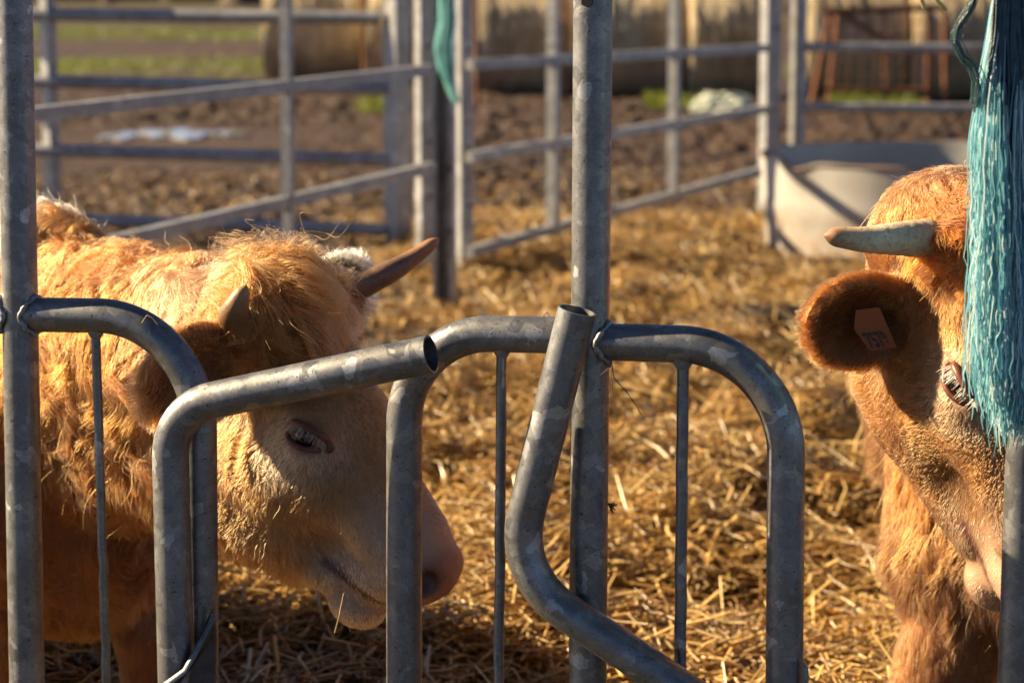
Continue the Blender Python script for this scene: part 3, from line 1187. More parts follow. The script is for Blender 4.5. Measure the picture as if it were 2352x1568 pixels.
class Frame:
    """Head axes in the world; kx lengthens the face beyond the eye, kz deepens the jaw."""
    def __init__(s, o, M, sc, kx=0.0, kz=0.0):
        s.o, s.M, s.s, s.kx, s.kz = np.asarray(o, float), M, sc, kx, kz
        s.kp = .14 if kx else 0.0                       # a flatter poll on the longer-faced animal

    def __call__(s, p):
        p = np.array(p, float)
        p[0] += s.kx * max(0.0, p[0] - .215) + s.kp * max(0.0, .16 - p[0])
        p[2] -= s.kz * max(0.0, -.08 - p[2])
        return s.o + s.M @ (p * s.s)

    def inv(s, q):
        r = ((q - s.o) @ s.M) / s.s
        r = np.atleast_2d(r).copy()
        x, z = r[:, 0], r[:, 2]
        r[:, 0] = np.where(x > .215, .215 + (x - .215) / (1 + s.kx), np.where(x < .16, (x - .16 * s.kp) / (1 - s.kp), x))
        r[:, 2] = np.where(z < -.08, -.08 + (z + .08) / (1 + s.kz), z)
        return r if np.ndim(q) > 1 else r[0]


def tri_sample(V, Q, wgt, N):
    T = np.concatenate([Q[:, [0, 1, 2]], Q[:, [0, 2, 3]]])
    a, b, c = V[T[:, 0]], V[T[:, 1]], V[T[:, 2]]
    nrm = np.cross(b - a, c - a)
    ar = np.linalg.norm(nrm, axis=1) / 2
    pw = ar * wgt[T].mean(1)
    t = rng.choice(len(T), N, p=pw / pw.sum())
    u, v = rng.random((2, N))
    k = u + v > 1
    u[k], v[k] = 1 - u[k], 1 - v[k]
    return a[t] + (b - a)[t] * u[:, None] + (c - a)[t] * v[:, None], T[t], u, v


def vert_normals(V, Q):
    n = np.cross(V[Q[:, 2]] - V[Q[:, 0]], V[Q[:, 3]] - V[Q[:, 1]])
    out = np.zeros_like(V)
    for j in range(4): np.add.at(out, Q[:, j], n)
    return unit(out)


def coat(name, V, Nv, Q, wgt, anch, N, parent, rad=.00055, clump_cell=.016, seed=1, npt=7, wave=1.0):
    """Hair over the body: anch rows = (pos3, flow3, length, rise, curl, rgb3)."""
    p, T, u, v = tri_sample(V, Q, wgt, N)
    n = unit(Nv[T[:, 0]] * (1 - u - v)[:, None] + Nv[T[:, 1]] * u[:, None] + Nv[T[:, 2]] * v[:, None])
    A = np.array([np.concatenate([np.ravel(q) for q in r]) for r in anch], float)
    # inverse-distance weights to the anchors
    W = np.empty((N, len(A)))
    for k in range(0, N, 40000):
        dd = ((p[k:k + 40000, None] - A[None, :, :3]) ** 2).sum(-1)
        W[k:k + 40000] = 1 / (dd + 4e-4) ** 2.2
    W /= W.sum(1, keepdims=True)
    at = W @ A[:, 3:]
    flow, ln, rise, curl, col = at[:, :3], at[:, 3], at[:, 4], at[:, 5], at[:, 6:9]
    t = unit(flow - n * (flow * n).sum(1, keepdims=True))
    b = np.cross(n, t)
    th = curl * (1.1 * noise(p, 16, seed) + .7 * noise(p, 34, seed + 1)) * wave + rng.normal(0, .10, N)
    t = t * np.cos(th)[:, None] + b * np.sin(th)[:, None]
    b = np.cross(n, t)
    ln = ln * (1 + .25 * noise(p, 22, seed + 2) + rng.normal(0, .13, N)).clip(.35, 1.8)
    rise = (rise * (1 + .5 * noise(p, 26, seed + 3))).clip(.24, 2)
    s = np.linspace(0, 1, npt)
    ph = 2 * np.pi * (noise(p, 12, seed + 4) + .08 * rng.random(N))
    fr = 1.1 + .5 * noise(p, 9, seed + 5)
    sag = np.array([0, 0, -1.0])
    pts = np.empty((N, npt, 3))
    r = (1 / np.sqrt(1 + rise ** 2))
    for k, q in enumerate(s):
        out = (rise * r * (q - .42 * q * q))[:, None] * n
        al = (r * q)[:, None] * t
        wv = (curl * .20 * np.sin(ph + fr * 2 * np.pi * q) * q ** .7 - curl * .2 * np.sin(ph) * q ** .7 * (1 - q))[:, None] * b
        wn = (curl * .10 * np.cos(ph * 1.3 + fr * 2 * np.pi * q) * q)[:, None] * n
        pts[:, k] = p - n * .0008 + ln[:, None] * (out + al + wv + wn) + (sag * .22 * q * q) * ln[:, None] * np.minimum(1, ln / .04)[:, None]
    # locks: pull strands towards a guide hair, more towards the tip
    G = max(50, N // 22)
    gi = rng.choice(N, G, replace=False)
    kd = kdtree.KDTree(G)
    for j, g_ in enumerate(gi): kd.insert(p[g_], j)
    kd.balance()
    near = np.fromiter((kd.find(q)[1] for q in p), np.int64, N)
    gp = pts[gi[near]]
    cl = (.74 * (s ** 1.1))[None, :, None] * (.55 + .45 * rng.random((N, 1, 1))) * np.clip((ln - .006) / .040, .06, 1)[:, None, None]
    spread = rng.normal(0, .0027, (N, 1, 3)) * s[None, :, None]
    pts = pts * (1 - cl) + (gp + (p - p[gi[near]])[:, None] * .25 + spread) * cl
    # stray hairs
    st_ = rng.random(N) < .05
    pts[st_] += (rng.normal(0, .25, (st_.sum(), 1, 3)) * ln[st_][:, None, None]) * (s ** 1.6)[None, :, None]
    tone = (1 + .20 * noise(p, 14, seed + 8) + rng.normal(0, .14, N) + .42 * (_h(near, near, near, 3) - .5)).clip(.45, 1.6)
    q = p - t * ((p * t).sum(1, keepdims=True) * .86)
    tone *= 1 + .30 * noise(q, 130, seed + 11) + .16 * noise(q, 320, seed + 12)
    col = (col * tone[:, None].clip(.3, 2)).clip(.001, .97)
    rp = rad * np.array([.9, 1, 1, .95, .85, .65, .25])[None, :npt] * rng.uniform(.8, 1.25, (N, 1))
    return strands(name, pts, rp, col, HAIR, parent)


HORN = {}


def horn_mat(name, c0, c1, c2, mott=0.):
    m = Mat(name)
    a = m.n('Attribute', attribute_name='tint')
    co = m.coord()
    base = m.mix(.45, a.outputs['Color'], m.ramp(m.noise(co, 90, 6, .7), [(.3, .35), (.7, 1.3)]), 'MULTIPLY')
    if mott:
        base = m.mix(m.ramp(m.noise(co, 130, 5, .7), [(.52, 0), (.66, mott)]), base, (.16, .10, .06))
    m.l(base, m.b.inputs['Base Color'])
    m.b.inputs['Roughness'].default_value = .48
    m.b.inputs['Subsurface Weight'].default_value = .12
    m.b.inputs['Subsurface Radius'].default_value = (.012, .005, .002)
    m.bump(m.noise(co, 150, 5, .6), .35, .002)
    return m.m


def horn(cow, pts, r0, r1, cols, mat):
    pts = np.array(pts, float)
    # smooth the few measured points with a Catmull-Rom
    t = np.linspace(0, len(pts) - 1.0001, 40)
    pe = np.concatenate([[2 * pts[0] - pts[1]], pts, [2 * pts[-1] - pts[-2]]])
    i = t.astype(int); f = (t - i)[:, None]
    q = .5 * (2 * pe[i + 1] + (pe[i + 2] - pe[i]) * f + (2 * pe[i] - 5 * pe[i + 1] + 4 * pe[i + 2] - pe[i + 3]) * f ** 2 + (3 * pe[i + 1] - pe[i] - 3 * pe[i + 2] + pe[i + 3]) * f ** 3)
    k = np.linspace(0, 1, 40)
    rad = r0 + (r1 - r0) * k ** 1.15
    rad *= 1 + .045 * np.sin(k * 75 + np.sin(k * 31)) * np.clip(1 - k * 1.4, 0, 1)
    rad[-4:] *= np.array([.95, .82, .55, .12])
    mb = MB().sweep(q, rad, 24)
    V = np.concatenate(mb.v)
    kk = np.repeat(k, 24)[:, None]
    c = np.where(kk < .55, np.array(cols[0]) * (1 - kk / .55) + np.array(cols[1]) * (kk / .55), np.array(cols[1]) * (1 - (kk - .55) / .45) + np.array(cols[2]) * ((kk - .55) / .45))
    o = mb.build('horn', mat, cow)
    at = o.data.attributes.new('tint', 'FLOAT_COLOR', 'POINT')
    c4 = np.ones((len(V), 4), np.float32); c4[:, :3] = c
    at.data.foreach_set('color', c4.ravel())
    return o


EYE = Mat('cow_eye'); EYE.b.inputs['Base Color'].default_value = (.012, .007, .004, 1); EYE.b.inputs['Roughness'].default_value = .08; EYE = EYE.m
LID = mat_simple('eyelid_skin', [(.3, (.10, .028, .016)), (.7, (.22, .075, .04))], 60, .38, (.3, .002, 200))


def eye(cow, H, sg, droop=.35):
    M, s = H.M, H.s
    c = H((.222, sg * .1165, -.080))
    e = MB().ball(c, .0225 * s, 28, 18).build('eye', EYE, cow)
    nrm = M @ np.array([.12, sg * 1.0, .12]); nrm = unit(nrm)
    xd = unit(M @ np.array([1.0, 0, .30])); xd = unit(xd - nrm * (xd @ nrm)); up = np.cross(nrm, xd)
    if up @ H.M[:, 2] < 0: up = -up
    a = np.linspace(0, 2 * np.pi, 49)
    ca, sa = np.cos(a), np.sin(a)
    hx, hy = .043 * s, .0200 * s

    def surf(x, y):
        rr = np.sqrt(np.maximum((.0262 * s) ** 2 - (x * .72) ** 2 - (y * .9) ** 2, 1e-6))
        return c + xd * np.asarray(x)[..., None] + up * np.asarray(y)[..., None] + nrm * (rr + .0005)[..., None]
    x = hx * ca + .004 * s
    y = hy * sa * (1 - .25 * ca) - (.004 * np.clip(sa, 0, 1) - .002) * s
    y -= .008 * s * np.clip(ca - .5, 0, 1)             # inner corner dips towards the muzzle
    pts = surf(x, y)
    wid = .0052 * s * (1 + .35 * np.clip(sa, 0, 1) + .5 * np.clip(ca - .6, 0, 1))
    MB().sweep(pts, wid, 10).build('eyelid', LID, cow)
    # pale lashes hanging from the upper lid
    n = 64
    t = rng.uniform(.20, .84, n) * np.pi
    X = hx * np.cos(t) + .004 * s; Yv = hy * np.sin(t) * (1 - .25 * np.cos(t)) - .003 * s
    r0 = surf(X, Yv) + nrm * .004
    q = np.linspace(0, 1, 5)
    L = rng.uniform(.007, .019, n) * s
    dirv = unit(nrm[None] * .62 + rng.normal(0, .10, (n, 3)) + xd * (np.cos(t) * .22)[:, None] - up * .55)
    pp = r0[:, None] + dirv[:, None] * (L[:, None] * q)[..., None] + (-up * .55)[None, None] * (L[:, None] * q ** 2)[..., None]
    strands('eyelash', pp, np.array([.00034, .00034, .0003, .00024, .0001]), np.tile([[.74, .62, .48]], (n, 1)) * rng.uniform(.6, 1.1, (n, 1)), HAIR, cow)


def finish_cow(name, label, H, prims, legs, lo, hi, h, ears, anch, tintfun, wfun, N, face_N, base_loc, seed, cols):
    f = SDF(lo, hi, h)
    for a, b, r0, r1, k in prims: f.cone(a, b, r0, r1, k)
    for pts in legs:
        for (a, r0), (b, r1) in zip(pts[:-1], pts[1:]): f.cone(a, b, r0, r1, .035)
    add_head(f, H, ears)
    V, Q = f.mesh()
    Nv = vert_normals(V, Q)
    cow = empty(name, base_loc, label, 'cow')
    tint = tintfun(V, H.inv(V))
    fast_mesh('body', V, Q, SKIN, cow, tint)
    return cow, V, Nv, Q


def head_weights(hp, sc=1.):
    """Where hair grows on the head: none on the nose pad, lips edge and eye opening."""
    x, y, z = hp.T
    wgt = np.ones(len(hp))
    pad = (x > .515) & (z < -.095) & (z > -.205)
    wgt[pad] = 0
    wgt[(x > .34) & (x < .6) & (np.abs(z + .224) < .008) & (z > -.24)] *= .1
    d = ((x - .222) / .036) ** 2 + ((z + .080) / .020) ** 2
    wgt[(d < 1) & (np.abs(y) > .085)] = 0
    return wgt


def head_anchors(H, c_main, c_top, c_face, c_pale, forelock=.085, cheek=.026, lift=1.0):
    """(pos, flow, length, rise, curl, colour) around the head, both sides."""
    out = []
    c_lip = tuple(min(.9, v * 1.2 + .08) for v in c_pale)

    def A(p, d, ln, rise, curl, col):
        out.append((H(p), H.M @ np.array(d, float), ln, rise, curl, col))
    A((-.06, 0, .06), (.2, 0, .1), forelock, .9 * lift, 1.7, c_top)
    A((-.02, 0, .085), (.8, 0, .2), forelock, .9 * lift, 1.8, c_top)
    A((.05, 0, .03), (1, 0, 0), forelock * .9, .55 * lift, 1.8, c_top)
    for s in (-1, 1):
        A((-.03, s * .07, .05), (.5, s * .8, 0), forelock, .7 * lift, 1.6, c_top)
        A((.05, s * .08, .0), (.9, s * .4, -.1), forelock * .75, .45, 1.7, c_top)
        A((-.02, s * .115, -.04), (.3, s * .5, -.8), .05, .5, .8, c_top)
        A((.11, s * .05, .0), (.9, s * .3, 0), forelock * .55, .4, 1.5, c_main)
        A((.12, s * .11, -.06), (.7, 0, -.6), .030, .3, .6, c_main)
        A((.05, s * .13, -.12), (.2, 0, -1), .035, .4, .6, [v * .8 for v in c_main])
        A((.165, s * .10, -.03), (.9, s * .3, -.2), .018, .25, .4, c_main)
        A((.185, s * .125, -.085), (-.3, 0, -.9), .012, .2, .2, c_pale)
        A((.255, s * .11, -.085), (.8, 0, -.5), .011, .15, .2, c_pale)
        A((.225, s * .12, -.055), (.7, 0, .3), .010, .2, .2, c_main)
        A((.235, s * .115, -.115), (.2, 0, -1), .012, .15, .2, c_pale)
        A((.14, s * .13, -.16), (-.25, 0, -1), cheek, .3, .7, c_face)
        A((.20, s * .13, -.20), (.05, 0, -1), cheek, .3, .75, c_face)
        A((.27, s * .11, -.17), (.35, 0, -.9), cheek * .7, .25, .6, c_face)
        A((.12, s * .10, -.27), (-.1, 0, -1), cheek * 1.3, .3, .7, c_face)
        A((.20, s * .08, -.31), (.2, -s * .3, -1), cheek * 1.2, .3, .6, c_face)
        A((.30, s * .07, -.28), (.5, -s * .2, -.8), cheek, .25, .5, c_face)
        A((.35, s * .08, -.19), (.75, 0, -.5), .016, .15, .3, c_main)
        A((.38, s * .085, -.20), (.75, 0, -.5), .009, .15, .1, c_pale)
        A((.40, s * .05, -.29), (.5, 0, -.8), .010, .2, .1, c_pale)
        A((.42, s * .085, -.17), (.8, 0, -.6), .008, .15, .1, c_pale)
        A((.46, s * .08, -.20), (.7, 0, -.7), .008, .2, .1, c_lip)
        A((.41, s * .09, -.20), (.7, 0, -.7), .010, .2, .1, c_lip)
        A((.45, s * .05, -.29), (.6, 0, -.8), .010, .2, .1, c_lip)
        A((.42, s * .05, -.26), (.6, 0, -.8), .009, .2, .1, c_pale)
        A((.30, s * .05, -.065), (.95, s * .3, -.2), .017, .18, .5, c_main)
        A((.30, s * .09, -.12), (.6, 0, -.7), .018, .18, .5, c_main)
        A((.40, s * .05, -.085), (.95, s * .3, -.2), .009, .15, .2, c_main)
        A((.49, s * .05, -.095), (.9, s * .2, -.2), .005, .12, .1, c_pale)
    A((.21, 0, .01), (.6, 0, 0), .020, .3, 1.0, c_main)
    A((.30, 0, -.01), (1, 0, 0), .013, .2, .4, c_main)
    A((.42, 0, -.055), (1, 0, 0), .009, .15, .2, c_main)
    A((.45, 0, -.29), (.6, 0, -.8), .010, .2, .1, c_pale)
    A((.20, 0, -.31), (.3, 0, -1), cheek, .3, .5, c_face)
    return out


def skin_tint(hide, pink, dark):
    def fn(V, hp):
        x, y, z = hp.T
        c = np.tile(np.array(hide), (len(V), 1))
        mz = 1 / (1 + np.exp(-(x - .375 - .25 * np.clip(-.20 - z, -.2, .1)) * 60)) * .9
        ey = np.exp(-(((x - .228) / .055) ** 2 + ((z + .092) / .042) ** 2)) * (np.abs(y) > .06) * .85
        pm = np.maximum(mz, ey)[:, None]
        c = c * (1 - pm) + np.array([.50, .30, .19]) * pm
        pad = 1 / (1 + np.exp(-(x - .510) * 220)) * 1 / (1 + np.exp(-(z + .215) * 160)) * 1 / (1 + np.exp((z + .085) * 200))
        spec = np.clip(noise(hp, 150, 5) * 1.5 - .25, 0, 1)[:, None] * .45
        pc = np.array(pink) * (1 - spec) + np.array([.16, .06, .035]) * spec
        c = c * (1 - pad[:, None]) + pc * pad[:, None]
        lip = np.exp(-((z + .229) / .009) ** 2) * (x > .36) * (x < .60)
        c = c * (1 - lip[:, None]) + np.array([.09, .03, .02]) * lip[:, None]
        nos = np.exp(-(((x - .527) / .022) ** 2 + ((np.abs(y) - .055) / .022) ** 2 + ((z + .146) / .022) ** 2))
        nos = np.clip(nos * 1.8, 0, 1)
        c = c * (1 - nos[:, None]) + np.array([.012, .005, .004]) * nos[:, None]
        return c.clip(.004, 1)
    return fn


def ear_setup(V, hp, ears):
    """Masks of the hollow inside of each ear and of its rim."""
    ins = np.zeros(len(V)); rim = np.zeros(len(V))
    for e in ears:
        q = (V - e['c']) @ e['M']
        d = (q[:, 0] / (e['len'] * .5)) ** 2 + (q[:, 1] / e['wid']) ** 2
        a = (np.abs(q[:, 2]) < .05) & (d < 1.35) & (q[:, 0] > -e['len'] * .42)
        ins = np.maximum(ins, a * (d < .74) * (q[:, 2] > -.016))
        rim = np.maximum(rim, a * (d > .72))
    return ins, rim


def ear_anchors(H, e, c_back, c_in, c_rim, fringe=.034):
    ax, w_, nr = e['M'].T
    c, L, W = e['c'], e['len'], e['wid']
    out = []
    for k in (-.3, .05, .35):
        out.append((c + ax * L * k - nr * .03, ax * 1.0, .016, .3, .3, c_back))
        out.append((c + ax * L * k * .8 + nr * .004, ax * .6 + nr * .5, .022, .5, .5, c_in))
    for t in np.linspace(-2.3, 2.3, 9):
        v = ax * math.cos(t) * L * .5 + w_ * math.sin(t) * W
        out.append((c + v, unit(v) * .9 + ax * .5, fringe * (.75 if abs(t) > 1.6 else 1), .25, .35, c_rim))
    return out


def body_prims(base, fwd, H, neck_r=.235, drop=0.0):
    """Trunk, neck, legs and tail of a standing animal; drop lowers the back."""
    F = unit(np.array([fwd[0], fwd[1], 0.0])); L = np.array([-F[1], F[0], 0.0])
    q = lambda a, l, z: np.array([base[0], base[1], 0.0]) + F * a + L * l + np.array([0, 0, z - drop * min(1, z / .6)])
    pr = [(q(0, 0, .76), q(-1.0, 0, .80), .262, .275, .05),
          (q(-.05, 0, .95), q(-1.1, 0, .985), .150, .135, .08),
          (q(-1.0, .12, .84), q(-1.18, .09, .80), .19, .16, .08), (q(-1.0, -.12, .84), q(-1.18, -.09, .80), .19, .16, .08),
          (q(.02, 0, .85), H((-.05, 0, -.14)), neck_r, .125, .08),
          (q(-.05, 0, 1.0), H((-.03, 0, -.04)), .105, .075, .08),
          (q(.12, 0, .74), H((.10, 0, -.24)), .165, .075, .08),
          (q(.06, 0, .60), q(.18, 0, .56), .14, .11, .06),
          (q(.04, 0, .56), q(-.45, 0, .58), .17, .16, .08),
          (q(-1.22, 0, .96), q(-1.33, 0, .52), .038, .022, .03)]
    legs, hooves = [], []
    for s in (-1, 1):
        st = .05 * s
        pr.append((q(-.02, .15 * s, .92), q(.08, .17 * s, .60), .09, .125, .06))
        legs.append([(q(.06, .155 * s, .60), .115), (q(.03, .145 * s, .46), .078), (q(.06 + st, .14 * s, .30), .054), (q(.05 + st, .14 * s, .12), .036), (q(.06 + st, .14 * s, .07), .045)])
        pr.append((q(-1.0, .13 * s, .78), q(-.90, .15 * s, .60), .16, .11, .06))
        legs.append([(q(-.92, .15 * s, .58), .11), (q(-1.06, .15 * s, .44), .065), (q(-1.18, .14 * s, .38), .050), (q(-1.14, .14 * s, .14), .036), (q(-1.12, .14 * s, .07), .046)])
        hooves += [q(.08 + st, .14 * s, 0), q(-1.10, .14 * s, 0)]
    return pr, legs, hooves, q, F, L


def add_hooves(cow, hooves, F):
    for h in hooves:
        gz = 0.0
        MB().sweep(np.array([h + [0, 0, -.02] + F * .02, h + [0, 0, .0] + F * .018, h + [0, 0, .05] + F * .004, h + [0, 0, .085] - F * .008]), np.array([.058, .057, .049, .044]), 18).build('hoof', BOLT, cow)


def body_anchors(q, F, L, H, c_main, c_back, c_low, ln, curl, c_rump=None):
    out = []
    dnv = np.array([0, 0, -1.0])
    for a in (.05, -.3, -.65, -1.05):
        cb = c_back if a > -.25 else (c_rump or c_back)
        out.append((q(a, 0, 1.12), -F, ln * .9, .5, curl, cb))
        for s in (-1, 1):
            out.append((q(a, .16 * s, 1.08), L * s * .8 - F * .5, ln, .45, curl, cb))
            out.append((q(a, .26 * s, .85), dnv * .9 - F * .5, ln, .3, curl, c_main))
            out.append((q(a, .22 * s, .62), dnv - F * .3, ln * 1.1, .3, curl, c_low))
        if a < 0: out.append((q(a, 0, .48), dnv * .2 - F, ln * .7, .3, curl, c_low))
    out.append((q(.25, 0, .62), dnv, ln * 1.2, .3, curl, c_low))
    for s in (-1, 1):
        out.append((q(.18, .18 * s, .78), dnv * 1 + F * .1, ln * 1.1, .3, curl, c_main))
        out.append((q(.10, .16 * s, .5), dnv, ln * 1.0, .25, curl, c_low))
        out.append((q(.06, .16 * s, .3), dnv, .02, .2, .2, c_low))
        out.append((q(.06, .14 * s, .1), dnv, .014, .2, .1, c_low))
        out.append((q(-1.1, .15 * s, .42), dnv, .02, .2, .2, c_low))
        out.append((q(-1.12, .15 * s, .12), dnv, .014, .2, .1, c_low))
    # along the neck: crest hair falls to both sides, throat hair hangs
    for t in (.25, .5, .75):
        top = q(-.05, 0, 1.10) * (1 - t) + H((-.05, 0, .04)) * t
        mid = q(.02, 0, .85) * (1 - t) + H((-.02, 0, -.14)) * t
        ax = unit(H((-.02, 0, -.14)) - q(.02, 0, .85)); sd = unit(np.cross(np.array([0, 0, 1.0]), ax))
        out.append((top, -ax * .5 + np.array([0, 0, .6]), ln * 1.15, 1.1, curl * 1.2, c_back))
        for s in (-1, 1):
            r = .235 * (1 - t) + .14 * t
            out.append((mid + sd * s * r * .75 + np.array([0, 0, r * .65]), sd * s * .6 + dnv * .7 - ax * .45, ln * 1.15, .5, curl * 1.1, c_back))
            out.append((mid + sd * s * r, dnv * .95 - ax * .25, ln * 1.1, .35, curl, c_main))
            out.append((mid + sd * s * r * .7 + dnv * r * .8, dnv * 1 - ax * .1, ln * 1.1, .3, curl, c_main))
    return out


# ---- the cow on the left -------------------------------------------------------
def rolled(M, deg):
    a = math.radians(deg)
    x, y, z = M.T
    return np.stack([x, y * math.cos(a) + z * math.sin(a), z * math.cos(a) - y * math.sin(a)], 1)


def frame_at_eye(M, sc, px, py, Y, kx=0.0, kz=0.0):
    e = P(px, py, Y)
    return Frame(e - M @ (np.array([.215, -.122, -.08]) * sc), M, sc, kx, kz)


def view_axes(right, up):
    """Head axes from how far x, y, z run to the right and up in the view."""
    u, _, vt = np.linalg.svd(np.array([right, up]), full_matrices=False)
    r, q = u @ vt
    return np.outer(R_, r) + np.outer(U_, q) + np.outer(-F_, np.cross(r, q))


M1 = view_axes((.61, .40, .50), (-.64, .10, .78))
H1 = frame_at_eye(M1, .995, 696, 996, 4.27, 0.0, .17)


def to_head(H, v):
    return H.M.T @ np.asarray(v, float)


def left_cow():
    base, fwd = (-.92, 4.98), (.70, -.71)
    pr, legs, hooves, q, F, L = body_prims(base, fwd, H1, .23, .06)
    pr.append((q(.0, 0, 1.085), q(-.45, 0, 1.08), .100, .135, .07))
    pr.append((q(.06, 0, .50), q(-.40, 0, .47), .17, .17, .07))
    b1 = P(540, 812, H1((.045, -.115, -.115))[1]); t1 = P(330, 890, 4.20)
    b2 = H1((.03, .115, -.07)); t2 = P(822, 588, 4.60)
    ears = [dict(side=-1, base=H1.inv(b1), dir=to_head(H1, t1 - b1), open=to_head(H1, (-.30, -.90, -.25)), len=.20, wid=.088),
            dict(side=1, base=H1.inv(b2), dir=to_head(H1, t2 - b2), open=to_head(H1, (.5, -.5, .4)), len=.17, wid=.062)]
    tf = skin_tint((.20, .095, .04), (.36, .15, .10), None)
    cow, V, Nv, Q = finish_cow('cow', 'shaggy tan horned cow with its head turned to the right behind the left arch', H1, pr, legs,
                               (-2.45, 3.95, -.03), (.10, 6.40, 1.30), .0076, ears, None, tf, None, 0, 0, (base[0], base[1], 0), 1, None)
    add_hooves(cow, hooves, F)
    hp = H1.inv(V)
    inhead = (hp[:, 0] > -.08) & (hp[:, 2] > -.36)
    ins, rim = ear_setup(V, hp, ears)
    me = bpy.data.objects['body'].data if 'body' in bpy.data.objects else None
    wg = np.where(V[:, 0] < -1.45, .2, 1.0)
    hw = head_weights(hp)
    wg = np.where(inhead, np.where(hp[:, 0] > .15, 2.3, 1.6) * hw, wg)
    wg = wg * (1 - .75 * ins) + rim * 1.2
    wg[V[:, 2] < .10] = 0
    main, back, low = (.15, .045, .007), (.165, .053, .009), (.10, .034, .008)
    top, face, pale = (.25, .092, .021), (.27, .10, .024), (.60, .36, .19)
    an = head_anchors(H1, (.28, .108, .027), top, face, pale, .125, .034)
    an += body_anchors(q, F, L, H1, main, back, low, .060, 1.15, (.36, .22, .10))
    for a_ in (-.02, -.15, -.3, -.45):
        for l_ in (-.09, .09):
            an.append((q(a_, l_, 1.15), -F, .05, .6, .8, (.60, .47, .31)))
    an += ear_anchors(H1, ears[0], (.15, .05, .014), (.07, .02, .008), (.36, .14, .05), .036)
    an += ear_anchors(H1, ears[1], (.7, .5, .3), (.7, .5, .3), (.8, .62, .42), .040)
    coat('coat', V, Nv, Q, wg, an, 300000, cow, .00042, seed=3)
    eye(cow, H1, -1); eye(cow, H1, 1)
    hb, fbz = H1((-.005, -.105, -.03)), H1((-.005, .10, -.02))
    hm = horn_mat('horn_brown', None, None, None)
    yb = hb[1]
    horn(cow, [hb + (H1((0, 0, -.03)) - hb) * .3, P(556, 752, yb - .045), P(537, 728, yb - .085), P(548, 692, yb - .105), P(566, 655, yb - .11)], .042, .0090,
         [(.28, .15, .07), (.16, .075, .03), (.42, .24, .10)], hm)
    yf = fbz[1]
    horn(cow, [fbz, P(872, 636, yf + .03), P(940, 598, yf + .06), P(1008, 548, yf + .075)], .027, .0100,
         [(.22, .13, .085), (.19, .105, .07), (.42, .20, .08)], hm)
    return cow


left_cow()

# ---- the cow on the right ------------------------------------------------------
M2 = view_axes((.27, .86, .42), (-.92, .17, .35))
H2 = frame_at_eye(M2, 1.02, 2204, 868, 4.0, .34, .22)


